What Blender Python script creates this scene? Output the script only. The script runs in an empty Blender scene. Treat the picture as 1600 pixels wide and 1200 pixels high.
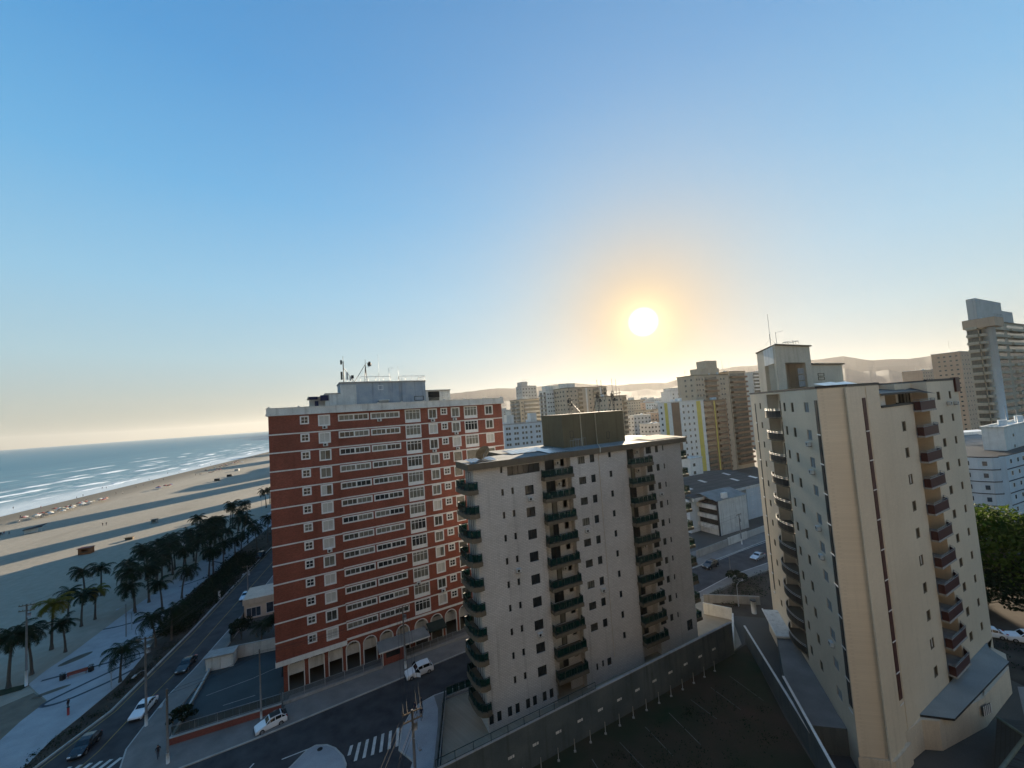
HAZE = 3.7e-5; HAZE_G = .5; EXPO = 1.6; SKY_STR = .12; SKY_DUST = .6; NISH = .08
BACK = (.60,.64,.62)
SKY_RAMP = [(0,(.36,.34,.305)),(4,(.42,.455,.435)),(9,(.38,.54,.60)),(17,(.27,.52,.70)),(28,(.130,.41,.70)),(40,(.060,.295,.62)),(55,(.034,.21,.50)),(90,(.025,.15,.37))]
SKY_GLOW = [('g',36,.42,(.46,.58,.70)),('g',15,.62,(.70,.53,.34)),('g',7.5,.60,(.95,.62,.29)),('g',3.3,.9,(1.2,1.05,.60))]
import bpy, math, random
from mathutils import Vector, Matrix
random.seed(11)
R = math.radians
sc = bpy.context.scene
col = sc.collection
SUN_AZ, SUN_EL = 19.65, 11.42            # degrees, clockwise from +Y

# ------------------------------------------------------------------ helpers
class MB:
    """collects faces and links them as one mesh object"""
    def __init__(s): s.v = []; s.f = []; s.m = []; s.sm = []
    def face(s, pts, mi=0, sm=False):
        n = len(s.v); s.v.extend(tuple(p) for p in pts); s.f.append(tuple(range(n, n+len(pts)))); s.m.append(mi); s.sm.append(sm)
    def box(s, x0, x1, y0, y1, z0, z1, mi=0, top=None):
        n = len(s.v)
        s.v += [(x0,y0,z0),(x1,y0,z0),(x1,y1,z0),(x0,y1,z0),(x0,y0,z1),(x1,y0,z1),(x1,y1,z1),(x0,y1,z1)]
        for k, q in enumerate(((0,3,2,1),(4,5,6,7),(0,1,5,4),(1,2,6,5),(2,3,7,6),(3,0,4,7))):
            s.f.append(tuple(n+i for i in q)); s.m.append(top if (top is not None and k == 1) else mi); s.sm.append(False)
    def prism(s, poly, z0, z1, mi=0, top=None, bottom=True):
        a = sum(poly[i][0]*poly[(i+1)%len(poly)][1]-poly[(i+1)%len(poly)][0]*poly[i][1] for i in range(len(poly)))
        if a < 0: poly = poly[::-1]
        n = len(s.v); k = len(poly)
        s.v += [(p[0],p[1],z0) for p in poly] + [(p[0],p[1],z1) for p in poly]
        for i in range(k):
            j = (i+1) % k; s.f.append((n+i,n+j,n+k+j,n+k+i)); s.m.append(mi); s.sm.append(False)
        s.f.append(tuple(n+k+i for i in range(k))); s.m.append(mi if top is None else top); s.sm.append(False)
        if bottom: s.f.append(tuple(n+i for i in reversed(range(k)))); s.m.append(mi); s.sm.append(False)
    def tube(s, p, q, r, n=6, mi=0, r2=None, cap=True, sm=True):
        s.path([p, q], [r, r if r2 is None else r2], n, mi, cap, sm)
    def path(s, pts, rad, n=6, mi=0, cap=True, sm=True):
        pts = [Vector(p) for p in pts]; base = len(s.v); K = len(pts)
        if not isinstance(rad, (list, tuple)): rad = [rad]*K
        for i, p in enumerate(pts):
            d = (pts[min(i+1,K-1)]-pts[max(i-1,0)])
            if d.length < 1e-9: d = Vector((0,0,1))
            d.normalize()
            a = d.cross(Vector((0,0,1)))
            if a.length < 1e-3: a = Vector((1,0,0))
            a.normalize(); b = a.cross(d)
            for k in range(n):
                t = 2*math.pi*k/n; o = p + (a*math.cos(t)+b*math.sin(t))*rad[i]; s.v.append(tuple(o))
        for i in range(K-1):
            for k in range(n):
                j = (k+1) % n; s.f.append((base+i*n+k, base+i*n+j, base+(i+1)*n+j, base+(i+1)*n+k)); s.m.append(mi); s.sm.append(sm)
        if cap:
            s.f.append(tuple(base+k for k in range(n))); s.m.append(mi); s.sm.append(False)
            s.f.append(tuple(base+(K-1)*n+k for k in reversed(range(n)))); s.m.append(mi); s.sm.append(False)
    def walls(s, u0, u1, z0, z1, holes, y=0.0, depth=0.2, mi=0, rmi=None):
        """wall sheet facing -y with openings (a,b,c,d) and their reveals"""
        rmi = mi if rmi is None else rmi
        us = sorted({u0,u1,*[h[0] for h in holes],*[h[1] for h in holes]}); us = [u for u in us if u0-1e-6 <= u <= u1+1e-6]
        zs = sorted({z0,z1,*[h[2] for h in holes],*[h[3] for h in holes]}); zs = [z for z in zs if z0-1e-6 <= z <= z1+1e-6]
        for i in range(len(us)-1):
            cu = (us[i]+us[i+1])/2; hh = [h for h in holes if h[0] < cu < h[1]]
            st = None
            for j in range(len(zs)-1):
                cz = (zs[j]+zs[j+1])/2; hit = any(h[2] < cz < h[3] for h in hh)
                if not hit and st is None: st = zs[j]
                if hit and st is not None:
                    s.face([(us[i],y,st),(us[i+1],y,st),(us[i+1],y,zs[j]),(us[i],y,zs[j])], mi); st = None
            if st is not None: s.face([(us[i],y,st),(us[i+1],y,st),(us[i+1],y,zs[-1]),(us[i],y,zs[-1])], mi)
        for a,b,c,d in holes:
            e = y+depth
            s.face([(a,y,c),(a,y,d),(a,e,d),(a,e,c)], rmi); s.face([(b,y,d),(b,y,c),(b,e,c),(b,e,d)], rmi)
            s.face([(a,y,c),(a,e,c),(b,e,c),(b,y,c)], rmi); s.face([(a,y,d),(b,y,d),(b,e,d),(a,e,d)], rmi)
    def mesh(s, name, mats):
        me = bpy.data.meshes.new(name); me.from_pydata(s.v, [], s.f)
        for m in (mats if isinstance(mats, (list, tuple)) else [mats]): me.materials.append(m)
        me.polygons.foreach_set('material_index', s.m); me.polygons.foreach_set('use_smooth', s.sm); me.update(); return me
    def build(s, name, mats, parent=None, loc=(0,0,0), rz=0.0):
        return put(name, s.mesh(name, mats), parent, loc, rz)

def put(name, me, parent=None, loc=(0,0,0), rz=0.0, label=None):
    o = bpy.data.objects.new(name, me); col.objects.link(o); o.parent = parent; o.location = loc; o.rotation_euler = (0,0,rz)
    if label: o['label'] = label
    return o
def tag(o, label=None, cat=None, group=None, kind=None):
    if label: o['label'] = label
    if cat: o['category'] = cat
    if group: o['group'] = group
    if kind: o['kind'] = kind
    return o
def thing(name, label, cat, loc=(0,0,0), rz=0.0, group=None):
    o = put(name, None, None, loc, rz); o.empty_display_size = 0.5
    return tag(o, label, cat, group)
def dup(root, loc, rz=0.0, label=None, group=None, scale=None):
    c = root.copy(); col.objects.link(c); c.location = loc; c.rotation_euler = (0,0,rz)
    if scale: c.scale = (scale,)*3 if not isinstance(scale, tuple) else scale
    if label: c['label'] = label
    if group: c['group'] = group
    for ch in list(root.children):
        d = ch.copy(); col.objects.link(d); d.parent = c
        for g in list(ch.children):
            e = g.copy(); col.objects.link(e); e.parent = d
    return c
def rza(az): return R(90-az)

# ------------------------------------------------------------------ materials
def nt(name):
    m = bpy.data.materials.new(name); m.use_nodes = True; t = m.node_tree; t.nodes.clear()
    out = t.nodes.new('ShaderNodeOutputMaterial'); b = t.nodes.new('ShaderNodeBsdfPrincipled'); t.links.new(b.outputs[0], out.inputs[0])
    return m, t, b, out
def N(t, typ, **kw):
    n = t.nodes.new(typ)
    for k, v in kw.items():
        if k in n.inputs: n.inputs[k].default_value = v
        else: setattr(n, k, v)
    return n
def rgb(c): return (c[0],c[1],c[2],1)
def mixc(t, fac, a, b, mode='MIX'):
    n = t.nodes.new('ShaderNodeMix'); n.data_type = 'RGBA'; n.blend_type = mode
    for i, x in ((0,fac),(6,a),(7,b)):
        if isinstance(x, (int,float)): n.inputs[i].default_value = x
        elif isinstance(x, tuple): n.inputs[i].default_value = rgb(x)
        else: t.links.new(x, n.inputs[i])
    return n.outputs[2]
def math_(t, op, a, b=None, c=None, clamp=False):
    n = t.nodes.new('ShaderNodeMath'); n.operation = op; n.use_clamp = clamp
    for i, x in enumerate((a,b,c)):
        if x is None: continue
        if isinstance(x, (int,float)): n.inputs[i].default_value = x
        else: t.links.new(x, n.inputs[i])
    return n.outputs[0]
def ramp(t, fac, a, b):
    n = t.nodes.new('ShaderNodeMapRange'); n.inputs[1].default_value = a; n.inputs[2].default_value = b; n.clamp = True
    t.links.new(fac, n.inputs[0]); return n.outputs[0]
def coords(t, scale=(1,1,1), kind='Object'):
    c = t.nodes.new('ShaderNodeTexCoord'); m = t.nodes.new('ShaderNodeMapping'); m.inputs['Scale'].default_value = scale
    t.links.new(c.outputs[kind], m.inputs[0]); return m.outputs[0]
def noise(t, scale, detail=4, vec=None, rough=.55):
    n = N(t, 'ShaderNodeTexNoise'); n.inputs['Scale'].default_value = scale; n.inputs['Detail'].default_value = detail; n.inputs['Roughness'].default_value = rough
    if vec is not None: t.links.new(vec, n.inputs[0])
    return n.outputs[0]
def pm(name, c, rough=.8, var=.18, scale=.6, streak=0.0, bump=0.0, metal=0.0, spec=.3, fine=.10, c2=None):
    """painted / mineral surface: blotches, fine grain and rain streaks of its own colour"""
    m, t, b, out = nt(name)
    n1 = noise(t, scale, 5, coords(t)); k = ramp(t, n1, .3, .7)
    lo = tuple(x*(1-var) for x in c); hi = tuple(min(1, x*(1+var)) for x in c)
    cc = mixc(t, k, lo, c2 or hi)
    if fine:
        n2 = noise(t, 9, 3, coords(t)); cc = mixc(t, ramp(t, n2, .35, .65), cc, mixc(t, 1.0, cc, (1-fine*1.6,)*3, 'MULTIPLY'))
    if streak:
        n3 = noise(t, 1.0, 4, coords(t, (1.6,1.6,.10))); f = math_(t, 'MULTIPLY', ramp(t, n3, .52, .75), streak)
        cc = mixc(t, f, cc, mixc(t, 1.0, cc, (.45,.43,.40), 'MULTIPLY'))
    t.links.new(cc, b.inputs['Base Color']); b.inputs['Roughness'].default_value = rough; b.inputs['Metallic'].default_value = metal
    b.inputs['Specular IOR Level'].default_value = spec
    if bump:
        bp = N(t, 'ShaderNodeBump'); bp.inputs['Strength'].default_value = bump; bp.inputs['Distance'].default_value = .03
        t.links.new(noise(t, 14, 4, coords(t)), bp.inputs['Height']); t.links.new(bp.outputs[0], b.inputs['Normal'])
    return m
def tiled(name, c, mortar, bw, bh, ms=.012, rough=.7, var=.12, streak=.3, spec=.3, big=.25, blot=.14):
    """bricks or tiles laid on any upright wall (x+y along, z up)"""
    m, t, b, out = nt(name)
    tc = t.nodes.new('ShaderNodeTexCoord'); sx = t.nodes.new('ShaderNodeSeparateXYZ'); t.links.new(tc.outputs['Object'], sx.inputs[0])
    cx = t.nodes.new('ShaderNodeCombineXYZ'); t.links.new(math_(t,'ADD',sx.outputs[0],sx.outputs[1]), cx.inputs[0]); t.links.new(sx.outputs[2], cx.inputs[1])
    br = t.nodes.new('ShaderNodeTexBrick'); t.links.new(cx.outputs[0], br.inputs[0])
    br.inputs['Scale'].default_value = 1; br.inputs['Brick Width'].default_value = bw; br.inputs['Row Height'].default_value = bh; br.inputs['Mortar Size'].default_value = ms
    br.inputs['Color1'].default_value = rgb(tuple(x*(1-var) for x in c)); br.inputs['Color2'].default_value = rgb(tuple(min(1,x*(1+var)) for x in c)); br.inputs['Mortar'].default_value = rgb(mortar)
    n1 = noise(t, big, 5, coords(t)); cc = mixc(t, ramp(t, n1, .32, .68), br.outputs[0], mixc(t, 1.0, br.outputs[0], (1-blot*1.5,1-blot*1.6,1-blot*1.7), 'MULTIPLY'))
    if streak:
        n3 = noise(t, 1.0, 4, coords(t, (1.3,1.3,.06))); f = math_(t,'MULTIPLY',ramp(t, n3, .55, .8),streak); cc = mixc(t, f, cc, mixc(t,1.0,cc,(.5,.48,.45),'MULTIPLY'))
    t.links.new(cc, b.inputs['Base Color']); b.inputs['Roughness'].default_value = rough; b.inputs['Specular IOR Level'].default_value = spec
    return m
def glass(name, c, rough=.08, spec=.6):
    m, t, b, out = nt(name)
    n1 = noise(t, .9, 2, coords(t)); cc = mixc(t, ramp(t,n1,.3,.7), tuple(x*.5 for x in c), c)
    t.links.new(cc, b.inputs['Base Color']); b.inputs['Roughness'].default_value = rough; b.inputs['Specular IOR Level'].default_value = spec; return m
def tint_glass(name, c, mixv=.45):
    m, t, b, out = nt(name)
    tr = t.nodes.new('ShaderNodeBsdfTransparent'); tr.inputs[0].default_value = rgb(c); mx = t.nodes.new('ShaderNodeMixShader'); mx.inputs[0].default_value = mixv
    b.inputs['Base Color'].default_value = rgb(tuple(x*.35 for x in c)); b.inputs['Roughness'].default_value = .06; b.inputs['Specular IOR Level'].default_value = .6
    t.links.new(tr.outputs[0], mx.inputs[1]); t.links.new(b.outputs[0], mx.inputs[2]); t.links.new(mx.outputs[0], out.inputs[0]); return m
def leafm(name, c, c2, sc_=.5, trans=.25):
    m, t, b, out = nt(name)
    n1 = noise(t, sc_, 3, coords(t)); cc = mixc(t, ramp(t,n1,.35,.65), c, c2)
    t.links.new(cc, b.inputs['Base Color']); b.inputs['Roughness'].default_value = .7; b.inputs['Specular IOR Level'].default_value = .1
    tl = t.nodes.new('ShaderNodeBsdfTranslucent'); t.links.new(cc, tl.inputs[0]); mx = t.nodes.new('ShaderNodeMixShader'); mx.inputs[0].default_value = trans
    t.links.new(b.outputs[0], mx.inputs[1]); t.links.new(tl.outputs[0], mx.inputs[2]); t.links.new(mx.outputs[0], out.inputs[0]); return m

M = {}
M['brick'] = tiled('red_brick', (.25,.063,.038), (.21,.10,.07), .24, .075, .008, var=.25, streak=.55, big=.22, blot=.20)
M['brick2'] = tiled('red_brick_low', (.25,.06,.045), (.2,.12,.1), .24, .075, .008, var=.2)
M['white'] = pm('white_paint', (.70,.69,.65), .6, .10, .8, streak=.35)
M['offwhite'] = pm('weathered_white_paint', (.62,.61,.57), .75, .14, .5, streak=.7)
M['frame'] = pm('white_window_paint', (.74,.73,.70), .5, .06, 1.5)
M['tile'] = tiled('pale_mosaic_tile', (.60,.575,.54), (.40,.38,.355), .60, .22, .026, rough=.5, var=.07, streak=.6, big=.10, blot=.15, spec=.4)
M['cream'] = tiled('cream_tile', (.64,.55,.42), (.59,.505,.385), .40, .20, .012, rough=.5, var=.035, streak=.30, big=.07, blot=.12, spec=.4)
M['creamplain'] = pm('cream_render', (.58,.50,.385), .8, .10, .3, streak=.35)
M['taupe'] = pm('taupe_render', (.15,.122,.085), .8, .12, .4, streak=.4)
M['concrete'] = pm('grey_concrete', (.34,.33,.31), .85, .16, .5, streak=.5)
M['roofgrey'] = pm('grey_roof_felt', (.22,.22,.21), .85, .25, .35)
M['metalroof'] = pm('metal_roof_sheet', (.62,.64,.66), .28, .10, .7, metal=.85)
M['darkmetal'] = pm('dark_green_metal', (.018,.03,.026), .45, .2, 2)
M['black'] = pm('black_metal', (.018,.018,.02), .5, .2, 2)
M['steel'] = pm('galvanised_steel', (.32,.33,.34), .5, .15, 2, metal=.5)
M['winglass'] = glass('dark_window_glass', (.035,.04,.042))
M['blueglass'] = glass('blue_window_glass', (.05,.08,.11))
M['shutter'] = pm('pale_blue_closed_shutter', (.20,.26,.29), .5, .10, 1.5)
M['curtain'] = pm('curtained_pane', (.17,.165,.135), .35, .25, 1.2, streak=.6, spec=.5)
M['blind'] = pm('closed_roller_blind', (.52,.51,.47), .5, .08, 1.0)
M['halfdark'] = pm('dim_room_behind_pane', (.07,.07,.06), .2, .5, 1.3, spec=.6)
M['green'] = tint_glass('green_balcony_glass', (.03,.14,.115), .55)
M['smoke'] = tint_glass('smoked_balcony_glass', (.35,.40,.38), .45)
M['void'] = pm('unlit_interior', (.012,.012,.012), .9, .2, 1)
M['maroon'] = pm('maroon_balcony_panel', (.055,.018,.017), .5, .15, 1.2)
M['maroonstrip'] = pm('maroon_tile_strip', (.06,.016,.012), .5, .15, 1.2)
M['acwhite'] = pm('off_white_plastic', (.55,.55,.52), .5, .08, 2)
M['bluewash'] = pm('faded_blue_wash', (.30,.37,.45), .85, .16, .35, streak=1.0, c2=(.44,.46,.47))
M['wood'] = pm('weathered_wood', (.16,.12,.08), .85, .25, 2, streak=.3)
M['poleconc'] = pm('pole_concrete', (.20,.19,.18), .85, .15, 1.5)
M['polewhite'] = pm('white_pole_base', (.70,.70,.68), .7, .08, 2)
M['wire'] = pm('black_cable', (.02,.02,.02), .6, .1, 2)
M['car_white'] = pm('white_car_paint', (.78,.79,.80), .22, .03, 1, spec=.6, fine=0)
M['car_dark'] = pm('dark_car_paint', (.02,.021,.024), .2, .1, 1, spec=.6, fine=0)
M['car_silver'] = pm('silver_car_paint', (.5,.52,.55), .25, .04, 1, metal=.5, fine=0)
M['tyre'] = pm('tyre_rubber', (.02,.02,.02), .8, .1, 3)
M['rim'] = pm('alloy_rim', (.35,.36,.37), .35, .1, 3, metal=.7)
M['lamp'] = pm('clear_lamp_lens', (.75,.76,.78), .15, .03, 3, spec=.7, fine=0)
M['taillamp'] = pm('red_lamp_lens', (.35,.02,.02), .2, .05, 3, spec=.6, fine=0)
M['carglass'] = glass('car_glass', (.015,.018,.02), .05, .7)
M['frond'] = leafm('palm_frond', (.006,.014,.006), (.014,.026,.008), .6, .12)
M['frond_lit'] = leafm('sunlit_palm_frond', (.085,.085,.010), (.15,.12,.015), .6, .35)  # lit copy of the frond: sunlight on it is put into the yellow green
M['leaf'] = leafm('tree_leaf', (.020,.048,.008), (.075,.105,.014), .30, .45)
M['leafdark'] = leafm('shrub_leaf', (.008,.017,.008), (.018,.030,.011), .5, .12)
M['trunk'] = pm('palm_trunk', (.09,.075,.06), .9, .2, 3, bump=.3)
M['bark'] = pm('tree_bark', (.10,.08,.06), .9, .25, 2, bump=.4)
# ------------------------------------------------------------------ camera
cd = bpy.data.cameras.new('camera'); cam = bpy.data.objects.new('camera', cd); col.objects.link(cam); sc.camera = cam
cd.sensor_width = 36; cd.lens = 600/1600*36; cd.shift_y = 9.2/1600; cd.clip_start = .5; cd.clip_end = 120000
roll, pitch = .0695, .0597
cp, sp, cr, sr = math.cos(pitch), math.sin(pitch), math.cos(roll), math.sin(roll)
fw = Vector((0,cp,sp)); up0 = Vector((0,-sp,cp)); rt0 = Vector((1,0,0))
rt = cr*rt0 - sr*up0; up = sr*rt0 + cr*up0
cam.matrix_world = Matrix(((rt.x,up.x,-fw.x,0),(rt.y,up.y,-fw.y,0),(rt.z,up.z,-fw.z,42),(0,0,0,1)))

# ------------------------------------------------------------------ light
sundir = Vector((math.sin(R(SUN_AZ))*math.cos(R(SUN_EL)), math.cos(R(SUN_AZ))*math.cos(R(SUN_EL)), math.sin(R(SUN_EL))))
sl = bpy.data.lights.new('sun', 'SUN'); sl.energy = 5.0; sl.angle = R(.5); sl.color = (1,.84,.62)
so = bpy.data.objects.new('sun', sl); col.objects.link(so); so.location = (0,0,200)
so.rotation_euler = (-sundir).to_track_quat('-Z','Y').to_euler()
w = bpy.data.worlds.new('World'); sc.world = w; w.use_nodes = True; t = w.node_tree; t.nodes.clear()
wo = t.nodes.new('ShaderNodeOutputWorld'); bg = t.nodes.new('ShaderNodeBackground'); t.links.new(bg.outputs[0], wo.inputs[0])
sky = t.nodes.new('ShaderNodeTexSky'); sky.sky_type = 'NISHITA'; sky.sun_disc = False; sky.sun_elevation = R(SUN_EL); sky.sun_rotation = R(SUN_AZ)
sky.altitude = 40; sky.air_density = 1.0; sky.dust_density = SKY_DUST; sky.ozone_density = 1.6
bg.inputs[1].default_value = SKY_STR
# the sun's disc and the aureole round it, by direction in the sky
tc = t.nodes.new('ShaderNodeTexCoord'); dp = t.nodes.new('ShaderNodeVectorMath'); dp.operation = 'DOT_PRODUCT'
nv = t.nodes.new('ShaderNodeVectorMath'); nv.operation = 'NORMALIZE'; t.links.new(tc.outputs['Generated'], nv.inputs[0])
t.links.new(nv.outputs[0], dp.inputs[0]); dp.inputs[1].default_value = sundir
ang = math_(t, 'ARCCOSINE', math_(t, 'MINIMUM', dp.outputs['Value'], 1.0))
deg = math_(t, 'MULTIPLY', ang, 180/math.pi)
disc = math_(t, 'SUBTRACT', 1.0, ramp(t, deg, .7, 2.1))
sz = t.nodes.new('ShaderNodeSeparateXYZ'); t.links.new(nv.outputs[0], sz.inputs[0])
elev = math_(t, 'MULTIPLY', math_(t, 'ARCSINE', math_(t,'MINIMUM',math_(t,'MAXIMUM',sz.outputs[2],-1.0),1.0)), 180/math.pi)
cr_ = t.nodes.new('ShaderNodeValToRGB'); t.links.new(math_(t,'DIVIDE',elev,90.0,clamp=True), cr_.inputs[0])
while len(cr_.color_ramp.elements) < len(SKY_RAMP): cr_.color_ramp.elements.new(.5)
for e_, (p_, c_e) in zip(cr_.color_ramp.elements, SKY_RAMP): e_.position = p_/90; e_.color = rgb(c_e)
# clear-sky model, its glare held down, under the measured zenith-to-horizon colours
S = 2**-EXPO/SKY_STR
lum = t.nodes.new('ShaderNodeRGBToBW'); t.links.new(sky.outputs[0], lum.inputs[0])
ny = t.nodes.new('ShaderNodeVectorMath'); ny.operation = 'SCALE'; t.links.new(sky.outputs[0], ny.inputs[0]); t.links.new(math_(t,'DIVIDE',1.0,math_(t,'ADD',1.0,math_(t,'MULTIPLY',lum.outputs[0],.5))), ny.inputs['Scale'])
c_ = mixc(t, NISH, cr_.outputs[0], ny.outputs[0])
def gauss(r_): return math_(t,'EXPONENT',math_(t,'MULTIPLY',math_(t,'POWER',math_(t,'DIVIDE',deg,r_),2.0),-1.0))
def expo(r_): return math_(t,'EXPONENT',math_(t,'DIVIDE',deg,-r_))
for fn, r_, k_, cc_ in SKY_GLOW: c_ = mixc(t, math_(t,'MULTIPLY',(gauss if fn=='g' else expo)(r_),k_), c_, cc_)
c_ = mixc(t, disc, c_, (4,3.7,3.0))
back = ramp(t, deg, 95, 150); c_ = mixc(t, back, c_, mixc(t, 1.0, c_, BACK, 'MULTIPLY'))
sc_v = t.nodes.new('ShaderNodeVectorMath'); sc_v.operation = 'SCALE'; t.links.new(c_, sc_v.inputs[0]); sc_v.inputs['Scale'].default_value = S; c_ = sc_v.outputs[0]
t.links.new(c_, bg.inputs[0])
sc.view_settings.view_transform = 'Standard'; sc.view_settings.look = 'None'; sc.view_settings.gamma = 1; sc.view_settings.exposure = EXPO
sc.render.use_motion_blur = False
sc.cycles.max_bounces = 6; sc.cycles.diffuse_bounces = 3; sc.cycles.glossy_bounces = 3; sc.cycles.transparent_max_bounces = 12; sc.cycles.volume_bounces = 1
sc.cycles.use_denoising = True; sc.cycles.sample_clamp_indirect = 4
# the air over the town and the sea
if HAZE:
    hb = MB(); hb.box(-12500,12500,-3000,12500,-3,310)
    hm = bpy.data.materials.new('haze_air'); hm.use_nodes = True; ht = hm.node_tree; ht.nodes.clear()
    ho = ht.nodes.new('ShaderNodeOutputMaterial'); hv = ht.nodes.new('ShaderNodeVolumePrincipled'); ht.links.new(hv.outputs[0], ho.inputs['Volume'])
    hv.inputs['Color'].default_value = (.93,.89,.83,1); hv.inputs['Density'].default_value = HAZE; hv.inputs['Anisotropy'].default_value = HAZE_G
    h = hb.build('haze', hm); h['kind'] = 'stuff'
# ------------------------------------------------------------------ ground, beach, sea, hills
def flat(name, poly, z, m, kind='structure', th=0):
    mb = MB()
    a = sum(poly[i][0]*poly[(i+1)%len(poly)][1]-poly[(i+1)%len(poly)][0]*poly[i][1] for i in range(len(poly)))
    if a < 0: poly = poly[::-1]
    if th: mb.prism(poly, z-th, z, 0)
    else: mb.face([(x,y,z) for x,y in poly])
    o = mb.build(name, m); o['kind'] = kind; return o
SH = Vector((-328.7,245.9)); sa = R(-17); sd = Vector((math.sin(sa),math.cos(sa))); sn = Vector((-sd.y,sd.x))
def shw(x, y): p = SH + sd*x + sn*y; return (p.x, p.y)
def shl(X, Y): q = Vector((X,Y))-SH; return (q.dot(sd), q.dot(sn))
# sea: blue-green water with foam lines running along the shore
m, t, b, out = nt('sea_water')
tc = t.nodes.new('ShaderNodeTexCoord'); sx = t.nodes.new('ShaderNodeSeparateXYZ'); t.links.new(tc.outputs['Object'], sx.inputs[0])
X, Y = sx.outputs[0], sx.outputs[1]
wob = math_(t,'MULTIPLY',math_(t,'SUBTRACT',noise(t,.006,5,coords(t,(1,.6,1))),.5),75)
wob2 = math_(t,'MULTIPLY',math_(t,'SUBTRACT',noise(t,.03,4,coords(t,(1,1,1))),.5),11)
Q = math_(t,'ADD',math_(t,'ADD',Y,wob),wob2)
brk = noise(t,.011,3,coords(t,(1,.25,1))); brk2 = noise(t,.02,3,coords(t,(1,.3,1)))
def line(q0, wd, thr, src, soft=.06):
    d = math_(t,'ABSOLUTE',math_(t,'SUBTRACT',Q,q0)); l = math_(t,'SUBTRACT',1.0,ramp(t,d,wd*.45,wd)); return math_(t,'MULTIPLY',l,ramp(t,src,thr-soft,thr+soft))
foam = None
for q0,wd,thr,src in ((24,5,.47,brk),(54,8,.50,brk2),(86,8,.51,brk),(128,9,.53,brk2),(150,7,.56,brk),(178,8,.58,brk2),(231,10,.55,brk),(300,9,.63,brk2)):
    l = line(q0,wd,thr,src); foam = l if foam is None else math_(t,'MAXIMUM',foam,l)
lace = math_(t,'MULTIPLY',ramp(t,noise(t,.16,6,coords(t,(.35,1,1))),.50,.66),math_(t,'SUBTRACT',1.0,ramp(t,Q,60,190)))
swash = math_(t,'SUBTRACT',1.0,ramp(t,Q,14,52))
foam = math_(t,'MAXIMUM',foam,math_(t,'MAXIMUM',math_(t,'MULTIPLY',lace,.45),math_(t,'MULTIPLY',swash,.55)))
deep = mixc(t, ramp(t,Q,60,520), (.12,.23,.27), (.024,.14,.20))
deep = mixc(t, ramp(t,Q,600,6000), deep, (.018,.105,.165))
wv = noise(t,.05,5,coords(t,(.16,1,1)))
deep = mixc(t, ramp(t,wv,.35,.68), mixc(t,1.0,deep,(.72,.76,.80),'MULTIPLY'), deep)
t.links.new(mixc(t,foam,deep,(.80,.82,.82)), b.inputs['Base Color']); t.links.new(math_(t,'ADD',.42,math_(t,'MULTIPLY',foam,.45)), b.inputs['Roughness']); b.inputs['Specular IOR Level'].default_value = .16
bp = t.nodes.new('ShaderNodeBump'); bp.inputs['Strength'].default_value = .9; bp.inputs['Distance'].default_value = .9
t.links.new(math_(t,'ADD',noise(t,.12,6,coords(t,(.3,1,1))),math_(t,'MULTIPLY',foam,.8)), bp.inputs['Height']); t.links.new(bp.outputs[0], b.inputs['Normal'])
M['sea'] = m
mb = MB()
pl = [shl(*p) for p in [shw(-2400,-40), (-11500,-2700), (-11500,11500), shw(10500,-40)]]
mb.face([(x,y,0) for x,y in pl][::-1])
o = mb.build('sea', M['sea'], None, (SH.x,SH.y,-.5), rza(-17)); o['kind'] = 'structure'
# sand
m, t, b, out = nt('beach_sand')
tc = t.nodes.new('ShaderNodeTexCoord'); sx = t.nodes.new('ShaderNodeSeparateXYZ'); t.links.new(tc.outputs['Object'], sx.inputs[0])
n1 = noise(t,.02,5,coords(t,(.25,1,1))); n2 = noise(t,.5,5,coords(t)); n3 = noise(t,.07,4,coords(t,(.3,1,1)))
cc = mixc(t, ramp(t,n1,.35,.65), (.29,.26,.21), (.365,.325,.265)); cc = mixc(t, ramp(t,n2,.35,.7), mixc(t,1.0,cc,(.86,.85,.83),'MULTIPLY'), cc)
cc = mixc(t, math_(t,'MULTIPLY',ramp(t,n3,.56,.70),.5), cc, (.21,.18,.14))
wet = ramp(t, math_(t,'ADD',sx.outputs[1],math_(t,'MULTIPLY',math_(t,'SUBTRACT',n1,.5),50)), -52, -14)
cc = mixc(t, wet, cc, (.16,.125,.08)); t.links.new(cc, b.inputs['Base Color'])
t.links.new(math_(t,'SUBTRACT',.95,math_(t,'MULTIPLY',wet,.35)), b.inputs['Roughness']); b.inputs['Specular IOR Level'].default_value = .2
bp = t.nodes.new('ShaderNodeBump'); bp.inputs['Strength'].default_value = .6; bp.inputs['Distance'].default_value = .16
t.links.new(math_(t,'ADD',noise(t,.9,5,coords(t)),math_(t,'MULTIPLY',noise(t,.35,3,coords(t,(.06,1,1))),.9)), bp.inputs['Height']); t.links.new(bp.outputs[0], b.inputs['Normal']); M['sand'] = m
mb = MB(); prof = [(-200,-.03),(-60,-.03),(-35,-.14),(-8,-.42),(20,-.85)]; xs = [-2400,-600,-200,200,600,1500,4000,10500]
for i in range(len(xs)-1):
    for j in range(len(prof)-1):
        (y0,z0),(y1,z1) = prof[j],prof[j+1]; mb.face([(xs[i],y0,z0),(xs[i+1],y0,z0),(xs[i+1],y1,z1),(xs[i],y1,z1)])
o = mb.build('beach_sand', M['sand'], None, (SH.x,SH.y,0), rza(-17)); o['kind'] = 'structure'
M['ground'] = pm('town_ground', (.085,.083,.078), .9, .3, .05, c2=(.13,.12,.10))
flat('ground', [shw(-2400,-170), shw(10500,-170), (11500,11500), (11500,-2700), (3000,-2700)], -.06, M['ground'])
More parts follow.
